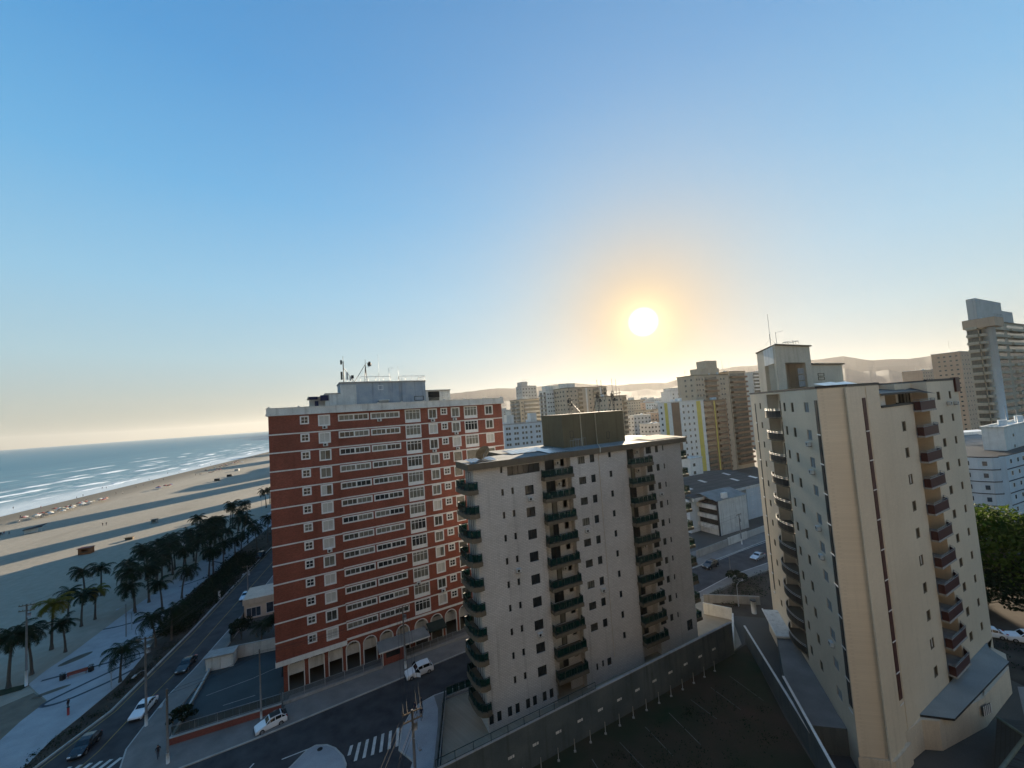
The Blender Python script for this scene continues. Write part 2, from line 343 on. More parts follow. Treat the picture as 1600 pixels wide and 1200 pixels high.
# hills behind the town
M['hill'] = pm('hazed_forest_hill', (.032,.050,.066), .95, .15, .004, c2=(.040,.060,.078))  # bluish tone of distant haze mixed into the forest colour
sky_line = [(-30,1.2),(-24,1.9),(-14,2.8),(-6.7,3.5),(-1.9,3.75),(2,3.6),(5.8,3.85),(10,3.5),(15,3.05),(18.5,2.95),(21.8,2.75),(24.3,3.25),(27.5,3.9),(30.5,4.05),(32.5,3.95),(37,3.85),(41,3.7),(43.2,3.1),(46,2.8),(49.6,2.75),(53.3,2.55),(60,2.9),(75,2.2),(90,2.0)]
rnd = random.Random(5)
def sl_el(a):
    for (a0,e0),(a1,e1) in zip(sky_line, sky_line[1:]):
        if a0 <= a <= a1: return e0+(e1-e0)*(a-a0)/(a1-a0)
    return 1.5
def fbm(x, s):
    v = 0; am = 1
    for k in range(5):
        f = 2**k*s; i = math.floor(x*f); u = x*f-i; u = u*u*(3-2*u)
        g = lambda q: random.Random(int(q)*7919+k*104729).random()*2-1
        v += am*((1-u)*g(i)+u*g(i+1)); am *= .5
    return v
for nm, D0, hs, sd_ in (('hills', 3500, 1.0, .22), ('hills', 2500, .60, .31)):
    mb = MB(); cols = []
    for k in range(0, 481):
        a = -30+k*.25; el = (sl_el(a)+fbm(a+D0, sd_)*.16)*hs; top = 42+D0*math.tan(R(el))
        if hs < 1: top *= max(.05,.72+fbm(a+77,.11)*.38)
        cols.append([(math.sin(R(a))*d, math.cos(R(a))*d, z) for d, z in ((D0-900,-2),(D0-560,top*.34),(D0-240,top*(.72+.05*fbm(a+9,.25))),(D0,top),(D0+400,top*.3),(D0+800,-2))])
    for c0, c1 in zip(cols, cols[1:]):
        for j in range(5): mb.face([c0[j],c1[j],c1[j+1],c0[j+1]], 0, True)
    o = mb.build(nm, M['hill']); o['kind'] = 'structure'

# ------------------------------------------------------------------ roads and pavements
M['asphalt'] = pm('asphalt', (.050,.050,.055), .85, .38, .45, bump=.15, c2=(.072,.071,.072))
M['paint'] = pm('worn_road_paint', (.55,.54,.50), .7, .22, 1.2)
M['yellow'] = pm('yellow_road_paint', (.28,.20,.06), .7, .3, .6)
M['pave'] = pm('concrete_pavement', (.20,.185,.17), .85, .18, .4, streak=0, bump=.1)
M['promenade'] = pm('pale_mosaic_promenade', (.34,.35,.36), .75, .14, .35, bump=.1)
M['wave'] = pm('dark_mosaic_stone', (.045,.055,.075), .75, .2, 1)
M['kerb'] = pm('pale_kerb_stone', (.42,.41,.38), .8, .15, .8)
M['soil'] = pm('bare_soil', (.050,.036,.028), .95, .35, .25, c2=(.085,.068,.05), bump=.3)
M['lot'] = pm('patchy_grass_lot', (.012,.052,.019), .95, .40, .09, c2=(.080,.047,.032), bump=.4)
M['courtmat'] = pm('blue_green_paved_yard', (.045,.062,.070), .8, .2, .2, c2=(.062,.082,.085))
M['terrace'] = tiled('beige_terrace_tile', (.33,.285,.215), (.26,.225,.17), .6, .6, .02, rough=.55, var=.07, streak=0, big=.2)
farL = Vector((-.292,.956))
flat('avenue', [(-66,20),(-65.5,53.5),(-65.6,62.5),(-71.9,84.3),(-81.5,113.9),(-198,495),(-480,1420),(-469,1420),(-188,495),(-73.2,116),(-65.8,92.2),(-60.4,71.4),(-59.3,65.3),(-57.6,60.1),(-55.7,54.8),(-52,50),(-48,51),(-38.2,55.1),(-11.9,71.1),(51.4,103.8),(70.4,114.1),(160,163),(260,214),(262,200),(160,150),(61.3,99.1),(48.2,93.3),(38.5,87.1),(-10.5,62.8),(-6,60),(-6,20)], 0, M['asphalt'])
def strip(mb, pts, wd, z, mi=0):
    P = [Vector((p[0],p[1])) for p in pts]
    for i in range(len(P)-1):
        d = (P[i+1]-P[i]).normalized(); n = Vector((-d.y,d.x))*wd/2
        mb.face([(*(P[i]-n),z),(*(P[i+1]-n),z),(*(P[i+1]+n),z),(*(P[i]+n),z)], mi)
mb = MB(); strip(mb, [(-64.9,45),(-65.1,62.5),(-71.3,84.3),(-80.9,113.9),(-197,495)], .16, .004); o = mb.build('road_line', M['yellow']); o['kind'] = 'structure'
mb = MB(); strip(mb, [(-59.2,50),(-59.6,54.9),(-61,60.1),(-63.2,70.3),(-65.5,77.6),(-77.3,116.9),(-193,495)], .14, .004); o = mb.build('road_line', M['yellow']); o['kind'] = 'structure'
mb = MB(); strip(mb, [(-32.6,51.6),(-29.7,53.0)], .16, .004); strip(mb, [(50.9,103.0),(57.9,107),(70,113.2),(110,135)], .18, .004)
for k, (gx, gy) in enumerate([(-38.6,48.6),(-37.4,49.2),(-36.2,49.8)]): strip(mb, [(gx,gy),(gx+.25,gy+1.5)], .2, .004); strip(mb,[(gx,gy),(gx+.7,gy+.1)],.2,.004)
o = mb.build('road_marking', M['paint']); o['kind'] = 'structure'
# zebra crossing at the corner island, and the one across the avenue
mb = MB()
a0, a1 = Vector((-24.5,52.9)), Vector((-18.2,55.6)); e0, e1 = Vector((-24.0,50.2)), Vector((-17.4,52.6))
for k in range(7):
    f = (k+.1)/7; g = f+.055; p0, p1, q0, q1 = a0.lerp(a1,f), a0.lerp(a1,g), e0.lerp(e1,f), e0.lerp(e1,g)
    if k == 0: q0, q1 = q0.lerp(p0,.45), q1.lerp(p1,.45)
    mb.face([(*q0,.004),(*q1,.004),(*p1,.004),(*p0,.004)])
o = mb.build('zebra_crossing', M['paint']); o['kind'] = 'structure'
mb = MB()
for k in range(9):
    x = -65+k*1.15; mb.face([(x,49.4+k*.18,.004),(x+.5,49.4+k*.18,.004),(x+.9,52.2+k*.18,.004),(x+.4,52.2+k*.18,.004)])
o = mb.build('zebra_crossing', M['paint']); o['kind'] = 'structure'
def slab(name, poly, m, z=.13, kerb=True):
    mb = MB(); mb.prism(poly, -.05, z, 1 if kerb else 0, top=0); o = mb.build(name, [M[m], M['kerb']]); o['kind'] = 'structure'; return o
def kerbline(pts):
    mb = MB(); P = [Vector(p) for p in pts]
    for i in range(len(P)-1):
        d = (P[i+1]-P[i]).normalized(); n = Vector((-d.y,d.x))*.09
        mb.prism([tuple(P[i]-n),tuple(P[i+1]-n),tuple(P[i+1]+n),tuple(P[i]+n)], -.04, .15)
    o = mb.build('kerb', M['kerb']); o['kind'] = 'structure'
slab('pavement', [(-52.3,50.2),(-55.7,54.8),(-57.6,60.1),(-59.3,65.3),(-60.4,71.4),(-65.8,92.2),(-73.2,116),(-188,495),(-186,496),(-71,116),(-63.6,91.2),(-57.3,71.6),(-54.3,60.5),(-50.2,55),(-37.5,59.9),(-38.2,63),(-25,70.5),(-12.6,77.5),(0,85.5),(49,110.5),(68.5,121),(158,170),(160,163),(70.4,114.1),(51.4,103.8),(-11.9,71.1),(-38.2,55.1),(-46.5,50.6)], 'pave')
kerbline([(-188,495),(-73.2,116),(-65.8,92.2),(-60.4,71.4),(-59.3,65.3),(-57.6,60.1),(-55.7,54.8),(-52.3,50.2)]); kerbline([(-52.3,50.2),(-46.5,50.6),(-38.2,55.1),(-11.9,71.1),(51.4,103.8),(70.4,114.1),(160,163)])
# corner pavement round the white block, traffic island
cor = [(-15.3,46),(-15.3,49.9),(-17.6,51.7),(-18.2,54.9),(-17.8,57.3),(-16.9,59.4),(-15.0,60.9),(-10.5,62.8),(38.5,87.1),(48.2,93.3),(61.3,99.1),(160,150),(161,147.5),(62.3,96.9),(49.2,91),(37,84.5),(-9.8,61.3),(-13.5,59.5),(-12.0,49),(-11.4,44)]
slab('pavement', cor, 'pave'); kerbline(cor[:11])
slab('corner_pavement', [(-15.25,46),(-15.25,50.0),(-17.5,51.75),(-18.1,54.9),(-17.7,57.2),(-16.8,59.3),(-15,60.75),(-13.9,58.2),(-13.3,55),(-12.3,46)], 'promenade', .136, False)
isl = [(-33,46),(-30.7,50.3),(-29.9,52.6),(-29.1,53.25),(-27.6,53.2),(-26.2,52.6),(-24.6,51.3),(-23.7,50.1),(-23.3,48.6),(-23.3,46)]
slab('traffic_island', isl, 'promenade'); kerbline(isl)
# promenade with its dark wave lines
prom = [(-72,40),(-74,52),(-77.2,58),(-78.8,61.6),(-79.9,65.9),(-85.3,68.6),(-89,70.6),(-90.6,74.5),(-91.7,79.4),(-95.1,89.2),(-97.6,96.4),(-100,104.9),(-107,129),(-125,190),(-160,305),(-245,580),(-236,583),(-151,305),(-114,187),(-99,134),(-94.7,122.5),(-90.5,107.5),(-86.4,97.4),(-80.5,85),(-75.3,78.1),(-71.2,69.3),(-69.7,61.5),(-69.1,57.6),(-67.5,53.4),(-67,40)]
slab('promenade', prom, 'promenade', .10)
mb = MB()
def curve(pts, n=10):
    out = []; P = [Vector((p[0],p[1])) for p in pts]; P = [P[0]]+P+[P[-1]]
    for i in range(1,len(P)-2):
        for k in range(n):
            t_ = k/n; a,b_,c,d = P[i-1],P[i],P[i+1],P[i+2]
            out.append(.5*((2*b_)+(c-a)*t_+(2*a-5*b_+4*c-d)*t_**2+(3*b_-a-3*c+d)*t_**3))
    return out+[P[-2]]
for pts in ([(-87.6,71.3),(-84,73.2),(-80,75.6),(-76,78),(-74.5,78.2)],[(-74.8,76.5),(-76.6,72.8),(-78.6,68.2),(-79.6,65.4),(-78.9,64.5),(-76.6,65.6),(-74,69.5),(-72.6,73)],
            [(-95,88.6),(-92.3,89.6),(-89.5,92),(-86,97)],[(-90,90.2),(-86.5,95),(-83,93)],[(-96.5,110),(-93,118),(-96.5,126),(-104,130)],[(-104,146),(-108,160),(-104,172)],[(-126,190),(-122,205),(-128,220)]):
    strip(mb, curve(pts), .62, .104)
o = mb.build('promenade_line', M['wave']); o['kind'] = 'structure'
def blob(c, rx, ry, rot, n=20): return [(c[0]+rx*math.cos(2*math.pi*k/n)*math.cos(rot)-ry*math.sin(2*math.pi*k/n)*math.sin(rot), c[1]+rx*math.cos(2*math.pi*k/n)*math.sin(rot)+ry*math.sin(2*math.pi*k/n)*math.cos(rot)) for k in range(n)]
M['bedsoil'] = pm('sandy_bed', (.11,.098,.078), .95, .25, .5)
for c_, rx, ry, rot in (((-88.6,77.6),2.4,1.0,1.2),((-82.0,68.2),2.2,.6,.75),((-78.5,81.5),2.8,.9,1.0)): flat('planting_bed', blob(c_,rx,ry,rot), .106, M['bedsoil'])
flat('planting_strip', [(-67.5,40),(-67.5,53.4),(-69.1,57.6),(-69.7,61.5),(-71.2,69.3),(-75.3,78.1),(-86.4,97.4),(-90.5,107.5),(-94.7,122.5),(-99,134),(-114,187),(-151,305),(-236,583),(-229,585),(-140,305),(-104,187),(-87,134),(-81.9,113.9),(-72.3,84.3),(-66,62.5),(-65.9,53.5),(-66.2,40)], .05, M['soil'], th=.08)
mb = MB()
for a_, b_ in zip([(-65.75,40),(-65.75,53.5),(-65.85,62.5),(-72.15,84.3),(-81.75,113.9)],[(-65.75,53.5),(-65.85,62.5),(-72.15,84.3),(-81.75,113.9),(-198.3,495)]):
    P, Q_ = Vector(a_), Vector(b_); d = (Q_-P).normalized(); n = Vector((-d.y,d.x))*.12; mb.prism([tuple(P-n),tuple(Q_-n),tuple(Q_+n),tuple(P+n)], -.04, .17)
o = mb.build('kerb', M['kerb']); o['kind'] = 'structure'
flat('sand_path', [(-85.2,68.3),(-79.7,65.7),(-78.6,61.4),(-77.0,57.8),(-74,52),(-76,48),(-92,56)], .02, pm('packed_sand_path', (.17,.145,.11), .95, .2, .5))
M['grassdark'] = pm('dark_grass', (.014,.026,.010), .95, .35, .4, c2=(.028,.040,.018), bump=.4)
flat('lawn_strip', [(-88.6,69.3),(-97,64),(-110,62),(-110,66),(-96,68.5),(-88.8,71.2)], .02, M['grassdark'])
# corner yard, terrace, vacant lots
flat('paved_yard', [(-54.1,60.4),(-57.1,71.4),(-58.5,72.6),(-48.5,76.3),(-42,75.5),(-40.6,64),(-37.9,60.4),(-50,55.3)], .03, M['courtmat'])
mb = MB(); strip(mb, [(-52.6,64.5),(-47.5,68),(-43.8,71.6)], .1, .034); strip(mb,[(-48,62),(-44.2,63.8)],.1,.034); o = mb.build('yard_line', M['kerb']); o['kind'] = 'structure'
flat('vacant_lot', [(-20,18),(-13,42.5),(0.1,48.6),(31.8,65.1),(36.6,68),(36.9,67.6),(32.5,52.5),(31.4,47.5),(28,30),(26,18)], -.02, M['lot'])
flat('vacant_lot', [(37.5,83.8),(49.4,90.6),(62.5,96.4),(95,112),(100,95),(70,70),(50,74),(39.5,77)], -.03, M['soil'])
mb = MB()
for k in range(9):
    p = Vector((-2.5+k*3.9, 46.2+k*2.03)); strip(mb, [p+Vector((1.2,-1.6)), p+Vector((3.0,-5.2-(k%3)*.8))], .09, -.014)
o = mb.build('parking_line', pm('faded_white_paint', (.12,.12,.11), .9, .35, 1)); o['kind'] = 'structure'
flat('vacant_lot', [(67,55),(100,70),(125,88),(112,100),(92,108),(75,95),(64,75)], -.025, M['soil'])
slab('terrace', [(-11.7,48.9),(-13.2,60.1),(-10.2,61.3),(38,85),(38.4,77),(38.6,75.2),(36,68),(32,65.3),(0.3,49.0),(-9.6,44)], 'terrace', .06, False)
# ------------------------------------------------------------------ shared building parts
_wc = {}
def win_mesh(w_, h_, nx=2, nz=1, fr=.12, mul=.05, proud=.05, deep=.12, mat='frame'):
    """window frame with its glazing bars; origin bottom left of the opening, facing -y"""
    k = ('w',round(w_,2),round(h_,2),nx,nz,fr,mul,proud,deep,mat)
    if k in _wc: return _wc[k]
    mb = MB(); y0, y1 = -proud, deep
    mb.box(-.02,fr,y0,y1,-.02,h_+.02); mb.box(w_-fr,w_+.02,y0,y1,-.02,h_+.02); mb.box(fr,w_-fr,y0,y1,-.02,fr); mb.box(fr,w_-fr,y0,y1,h_-fr,h_+.02)
    for i in range(1,nx): x = fr+(w_-2*fr)*i/nx; mb.box(x-mul/2,x+mul/2,.03,y1,fr,h_-fr)
    for j in range(1,nz):
        z = fr+(h_-2*fr)*j/nz
        for i in range(nx): mb.box(fr+(w_-2*fr)*i/nx+(mul/2 if i else 0),fr+(w_-2*fr)*(i+1)/nx-(mul/2 if i<nx-1 else 0),.035,y1-.005,z-mul/2,z+mul/2)
    _wc[k] = mb.mesh('window', M[mat]); return _wc[k]
def pane_mesh(w_, h_, mat, y=.09, mat2=None, split=0):
    k = ('p',round(w_,2),round(h_,2),mat,y,mat2,split)
    if k in _wc: return _wc[k]
    mb = MB()
    if mat2: mb.face([(0,y,0),(w_*split,y,0),(w_*split,y,h_),(0,y,h_)],0); mb.face([(w_*split,y,0),(w_,y,0),(w_,y,h_),(w_*split,y,h_)],1)
    else: mb.face([(0,y,0),(w_,y,0),(w_,y,h_),(0,y,h_)])
    _wc[k] = mb.mesh('pane', [M[mat]]+([M[mat2]] if mat2 else [])); return _wc[k]
def window(parent, x, y, z, w_, h_, pane='winglass', nx=2, nz=1, rz=0.0, **kw):
    o = put('window', win_mesh(w_,h_,nx,nz,**kw), parent, (x,y,z), rz)
    put('pane', pane_mesh(w_,h_,pane) if isinstance(pane,str) else pane_mesh(w_,h_,pane[0],.09,pane[1],pane[2]), o); return o
def ac_mesh():
    if 'ac' in _wc: return _wc['ac']
    mb = MB(); mb.box(-.38,.38,-.42,-.06,0,.5,0); mb.box(-.30,-.26,-.06,.02,.05,.10,1); mb.box(.26,.30,-.06,.02,.05,.10,1)
    for k in range(12):
        a, b = 2*math.pi*k/12, 2*math.pi*(k+1)/12; mb.face([(-.08,-.425,.25),(-.08+.19*math.cos(a),-.425,.25+.19*math.sin(a)),(-.08+.19*math.cos(b),-.425,.25+.19*math.sin(b))],1)
    mb.box(-.34,.34,-.40,-.02,-.06,-.02,1); _wc['ac'] = mb.mesh('air_conditioner', [M['acwhite'],M['black']]); return _wc['ac']
def railing(mb, pts, z, h, post=1.0, r=.025, mi=0, mid=1):
    P = [Vector((p[0],p[1],z)) for p in pts]
    for a, b in zip(P, P[1:]):
        n = max(1, round((b-a).length/post))
        for k in range(n+1): q = a.lerp(b,k/n); mb.tube(q, q+Vector((0,0,h)), r, 4, mi)
        mb.tube(a+Vector((0,0,h)), b+Vector((0,0,h)), r*1.2, 4, mi)
        for j in range(mid): zz = h*(j+.15)/max(1,mid) if mid > 1 else h*.12; mb.tube(a+Vector((0,0,zz)), b+Vector((0,0,zz)), r, 4, mi)
def panes(mb, pts, z0, z1, mi=0, gap=.05):
    for a, b in zip(pts, pts[1:]):
        A, B = Vector((*a,0)), Vector((*b,0)); n = max(1, round((B-A).length/1.0))
        for k in range(n):
            p, q = A.lerp(B,(k+gap)/n), A.lerp(B,(k+1-gap)/n); mb.face([(p.x,p.y,z0),(q.x,q.y,z0),(q.x,q.y,z1),(p.x,p.y,z1)], mi)

# ------------------------------------------------------------------ red brick block
RB = thing('apartment_building', 'red brick apartment block with white floor bands, tiled arches below and antenna masts on top', 'building', (-40.4,63.3,0), rza(60.7))
rnd = random.Random(3)
bands = [41.1-3*k for k in range(13)]
types = {'small':(4.55,5.88,1.45,2.82,2,2),'mid':(7.3,9.15,.95,2.82,2,1),'stripA':(10.5,15.66,1.55,2.72,6,1),'stripB':(15.98,21.25,1.55,2.72,6,1),'tall':(22.3,25.28,.42,2.92,4,1),
         'med':(26.85,28.65,.84,2.85,2,1),'small2':(29.45,30.8,1.5,2.86,2,2),'med2':(31.66,33.5,.84,2.86,2,1),'tall2':(34.5,37.45,.42,2.92,4,1),'med3':(39.26,41.15,.9,2.86,2,1)}
wl = mbL = None
hL, hR = [], []
wins = []
for k, zb in enumerate(bands):
    for n_, (a,b,c,d,nx,nz) in types.items():
        (hL if b < 10.3 else hR).append((a,b,zb+c,zb+d)); wins.append((n_,k,a,zb+c,b-a,d-c,nx,nz))
mb = MB()
JY = -.35
mb.walls(0,10.35,5.12,44.2,hL,JY,.22,0,1); mb.walls(10.35,43.35,5.12,44.2,hR,0,.22,0,1)
mb.face([(10.35,JY,5.12),(10.35,0,5.12),(10.35,0,44.2),(10.35,JY,44.2)])
mb.face([(0,JY,5.12),(0,13.5,5.12),(0,13.5,44.2),(0,JY,44.2)]); mb.face([(43.35,0,0),(43.35,13.5,0),(43.35,13.5,44.2),(43.35,0,44.2)])
mb.face([(0,13.5,0),(43.35,13.5,0),(43.35,13.5,44.2),(0,13.5,44.2)]); mb.face([(0,JY,44.2),(43.35,JY,44.2),(43.35,13.5,44.2),(0,13.5,44.2)],1)
mb.face([(0,JY,5.12),(10.35,JY,5.12),(10.35,1.6,5.12),(0,1.6,5.12)],1)
mb.build('wall', [M['brick'],M['white']], RB)
for zb in bands[:-1]:
    mb = MB(); mb.box(-.06,10.41,JY-.07,JY+.02,zb-.10,zb+.10); mb.build('floor_band', M['white'], RB)
    mb = MB(); mb.box(10.41,43.42,-.07,.02,zb-.10,zb+.10); mb.build('floor_band', M['white'], RB)
mb = MB(); mb.box(-.06,10.41,JY-.09,JY+.02,4.42,5.2); mb.box(-.06,.02,JY+.02,1.6,4.42,5.1); mb.build('floor_band', M['white'], RB)
mb = MB(); mb.box(10.41,43.42,-.10,.02,4.95,5.3); mb.build('floor_band', M['white'], RB)
# cornice and parapet
mb = MB(); mb.box(-.35,43.7,JY-.35,.9,44.2,44.55); mb.box(-.25,43.6,JY-.22,.0,44.55,45.4,0); mb.box(-.3,43.66,JY-.28,.06,45.4,45.52,0)
mb.box(-.25,0,0,13.5,44.2,45.4); mb.box(43.35,43.6,0,13.5,44.2,45.4); mb.box(-.25,43.6,13.3,13.6,44.2,45.4)
for k in range(11): x = .1+k*4.32; mb.box(x-.14,x+.14,JY-.30,.05,45.52,45.68)
mb.build('parapet', M['offwhite'], RB)
mb = MB(); mb.box(0,43.35,0,13.3,44.3,44.5); mb.build('roof', M['roofgrey'], RB)
# windows: nearest to fully seen first, the rest (behind the pale block) in one part
PAN = {'small':['winglass','winglass','halfdark','curtain'],'small2':['winglass','winglass','halfdark'],'mid':['curtain','blind','curtain','halfdark','blind'],'med':['blind','blind','curtain','halfdark'],'med2':['blind','curtain'],'med3':['blind','blind','halfdark'],
       'stripA':['winglass','halfdark','curtain'],'stripB':['halfdark','winglass','curtain'],'tall':['curtain','halfdark','winglass','curtain'],'tall2':['halfdark','winglass','curtain']}
seen = [w_ for w_ in wins if w_[0] in ('small','mid','stripA','stripB','tall') or (w_[0]=='med') or (w_[0]=='small2') or w_[1] < 3]
seen.sort(key=lambda w_: -w_[4]*w_[5]); first = seen[:100]; fs = set((w_[0],w_[1]) for w_ in first)
rest = MB()
for n_,k,a,z,w_,h_,nx,nz in wins:
    yy = JY if a < 10.3 else 0
    p = rnd.choice(PAN[n_])
    if (n_,k) in fs:
        big = n_.startswith('strip'); tall = n_.startswith('tall')
        if big: p = (p, rnd.choice(PAN[n_]), .5)
        elif rnd.random() < .25: p = (p, rnd.choice(PAN[n_]), .5)
        o = window(RB, a, yy, z, w_, h_, p, nx, nz, fr=.19 if not tall else .14, proud=.07, mul=.07)
        if big:
            mbx = MB(); mbx.box(w_/2-.11,w_/2+.11,-.06,.12,.17,h_-.17); mbx.build('mullion', M['frame'], o)
        if tall:
            mbx = MB(); mbx.box(.14,w_-.14,.0,.085,.14,.62); mbx.build('spandrel', M['frame'], o); mbx = MB(); mbx.box(.14,w_-.14,.02,.085,h_-.62,h_-.54); mbx.build('transom', M['frame'], o)
    else:
        rest.box(a-.02,a+w_+.02,yy-.06,yy+.02,z-.02,z+.14); rest.box(a-.02,a+w_+.02,yy-.06,yy+.02,z+h_-.14,z+h_+.02); rest.box(a-.02,a+.12,yy-.06,yy+.02,z+.14,z+h_-.14); rest.box(a+w_-.12,a+w_+.02,yy-.06,yy+.02,z+.14,z+h_-.14)
        rest.face([(a,yy+.09,z),(a+w_,yy+.09,z),(a+w_,yy+.09,z+h_),(a,yy+.09,z+h_)],1)
tag(rest.build('window', [M['frame'],M['halfdark']], RB), kind='stuff')
for x, z in ((8.3,43.0-.95-.42),(8.3,38.62),(17.5,42.25),(27.7,41.45),(27.7,35.45),(32.3,41.4),(32.6,35.4),(8.3,20.63),(27.9,8.45),(23.2,11.05),(32.5,38.5)):
    put('air_conditioner', ac_mesh(), RB, (x, JY if x < 10.3 else 0, z-.1))
# arcade: brick piers with white trimmed arches, pale gallery behind, dark car deck
bays = [(1.55,3.95,'f'),(4.5,6.9,'f'),(7.45,9.7,'f'),(10.15,12.5,'a'),(12.95,15.3,'a'),(15.75,18.15,'a'),(18.65,21.1,'a'),(22.0,24.6,'a'),(25.05,27.45,'a'),(27.9,30.35,'a'),(30.8,33.2,'a'),(33.7,36.1,'a'),(36.6,39.0,'a'),(39.5,41.9,'a')]
mb = MB(); px = .95
for i, (a,b,kd) in enumerate(bays):
    yf = .35 if kd == 'f' else 0
    mb.box(px,a,yf,yf+.6,0,4.42 if kd=='f' else 4.95)
    r_ = (b-a)/2; cx_ = (a+b)/2; top = 4.42 if kd == 'f' else 4.95; sp_ = (4.62-r_) if kd == 'a' else 3.75; ry = r_ if kd == 'a' else .55
    n_ = 12; arc = [(cx_-r_*math.cos(math.pi*q/n_), sp_+ry*math.sin(math.pi*q/n_)) for q in range(n_+1)]
    for (x0,z0),(x1,z1) in zip(arc, arc[1:]):
        mb.face([(x0,yf,z0),(x1,yf,z1),(x1,yf,top),(x0,yf,top)]); mb.face([(x0,yf,z0),(x0,yf+.6,z0),(x1,yf+.6,z1),(x1,yf,z1)],1)
    px = b
mb.box(px,43.3,0,.6,0,4.95); mb.build('arcade', [M['brick'],M['white']], RB)
for i, (a,b,kd) in enumerate(bays[:11]):
    yf = .35 if kd == 'f' else 0
    r_ = (b-a)/2; cx_ = (a+b)/2; sp_ = (4.62-r_) if kd == 'a' else 3.75; ry = r_ if kd == 'a' else .55
    n_ = 14; mb = MB(); arc = [(cx_-r_*math.cos(math.pi*q/n_), sp_+ry*math.sin(math.pi*q/n_), cx_-(r_-.14)*math.cos(math.pi*q/n_), sp_+(ry-.14)*math.sin(math.pi*q/n_)) for q in range(n_+1)]
    arc = [(a,0.0,a+.14,0.0)]+arc+[(b,0.0,b-.14,0.0)]
    for p, q in zip(arc, arc[1:]):
        mb.face([(p[0],yf-.05,p[1]),(p[2],yf-.05,p[3]),(q[2],yf-.05,q[3]),(q[0],yf-.05,q[1])]); mb.face([(p[0],yf-.05,p[1]),(q[0],yf-.05,q[1]),(q[0],yf+.02,q[1]),(p[0],yf+.02,p[1])]); mb.face([(p[2],yf-.05,p[3]),(p[2],yf+.3,p[3]),(q[2],yf+.3,q[3]),(q[2],yf-.05,q[1+2])])
    mb.build('arch_trim', M['white'], RB)
mb = MB(); mb.box(1,43,.95,1.25,1.95,3.45,0); mb.box(1,43,.9,1.0,3.45,3.6,0); mb.build('gallery_wall', M['offwhite'], RB)
mb = MB()
for k in range(180): x = 1.1+k*.235; mb.box(x,x+.05,.93,.97,3.60,4.0)
mb.box(1,43,.92,.98,4.0,4.06); mb.build('gallery_railing', M['white'], RB)
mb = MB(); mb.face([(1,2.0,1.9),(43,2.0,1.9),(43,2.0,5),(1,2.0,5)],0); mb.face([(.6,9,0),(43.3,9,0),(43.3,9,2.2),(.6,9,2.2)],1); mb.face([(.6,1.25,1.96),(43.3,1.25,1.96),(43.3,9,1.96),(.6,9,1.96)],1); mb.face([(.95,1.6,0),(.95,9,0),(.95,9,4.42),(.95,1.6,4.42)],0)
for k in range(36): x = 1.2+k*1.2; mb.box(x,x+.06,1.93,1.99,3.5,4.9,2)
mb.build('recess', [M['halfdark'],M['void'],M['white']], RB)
# rooftop tank house and the penthouse rooms either side of it
mb = MB(); mb.box(11.35,27.5,3,9,44.5,49.75,1); mb.box(11.3,14.1,2.96,3.0,44.5,49.4,0); mb.box(11.2,27.65,2.8,9.2,49.75,49.95,2); mb.build('tank_house', [M['offwhite'],M['bluewash'],M['concrete']], RB)
window(RB, 18.1, 2.98, 48.3, .95, .9, 'halfdark', 1, 1, fr=.08); window(RB, 25.1, 2.98, 45.9, 1.9, .85, 'winglass', 3, 1, fr=.07, mat='black')
mb = MB(); mb.box(18.0,20.0,2.2,3,46.15,46.3); mb.face([(18.0,2.2,46.15),(20,2.2,46.15),(19.6,3,45.3),(18.4,3,45.3)]); mb.build('ledge', M['offwhite'], RB)
mb = MB()
for k in range(12): mb.tube((22.2,2.9,45.6+k*.35),(22.7,2.9,45.6+k*.35),.02,4)
mb.tube((22.2,2.9,45.4),(22.2,2.9,50.6),.025,4); mb.tube((22.7,2.9,45.4),(22.7,2.9,50.6),.025,4); mb.build('ladder', M['steel'], RB)
mb = MB(); railing(mb, [(14.9,3.1),(20.6,3.1)], 49.95, 1.0, 1.4, .03); railing(mb, [(22.2,3.1),(27.5,3.1),(27.5,8.8)], 49.95, 1.0, 1.4, .03); mb.build('roof_railing', M['steel'], RB)
mb = MB(); mb.box(8.7,11.3,3,10,44.5,47.75,0); mb.box(6.3,8.7,4.2,10,44.5,47.2,0); mb.box(5.9,8.75,2.9,10,47.2,47.4,2); mb.box(6.1,7.5,2.8,2.9,46.85,47.4,1); mb.box(7.9,9.3,2.8,2.9,46.6,47.6,1); mb.box(7.0,7.6,2.95,2.99,45.2,46.6,1); mb.box(6.1,6.25,3,3.15,44.5,47.2,2); mb.box(9.4,11.3,2.95,3.0,44.6,47.7,0); mb.box(8.65,11.35,2.9,10.1,47.75,47.95,2); mb.build('penthouse', [M['offwhite'],pm('navy_awning_cloth',(.02,.022,.06),.8,.1,1),M['concrete']], RB)
mb = MB(); mb.box(27.5,32.8,3,10,44.5,47.75,0); mb.box(28,30.4,2.9,3,46.4,47.6,1); mb.box(27.5,32.9,2.8,10.1,47.75,47.95,2); mb.box(28.1,30.3,2.8,2.95,45.6,46.4,3); mb.build('penthouse', [M['offwhite'],M['void'],M['concrete'],M['smoke']], RB)
window(RB, 31.6, 2.95, 46.3, .8, .8, 'halfdark', 1, 1, fr=.07); window(RB, 30.8, 2.95, 46.4, .55, .6, 'winglass', 1, 1, fr=.06)
def RBw(x, y, z): return RB.matrix_basis @ Vector((x,y,z))
bpy.context.view_layer.update()
RBM = Matrix.Translation((-40.4,63.3,0)) @ Matrix.Rotation(rza(60.7),4,'Z')
def rbp(x, y): p = RBM @ Vector((x,y,0)); return (p.x,p.y)
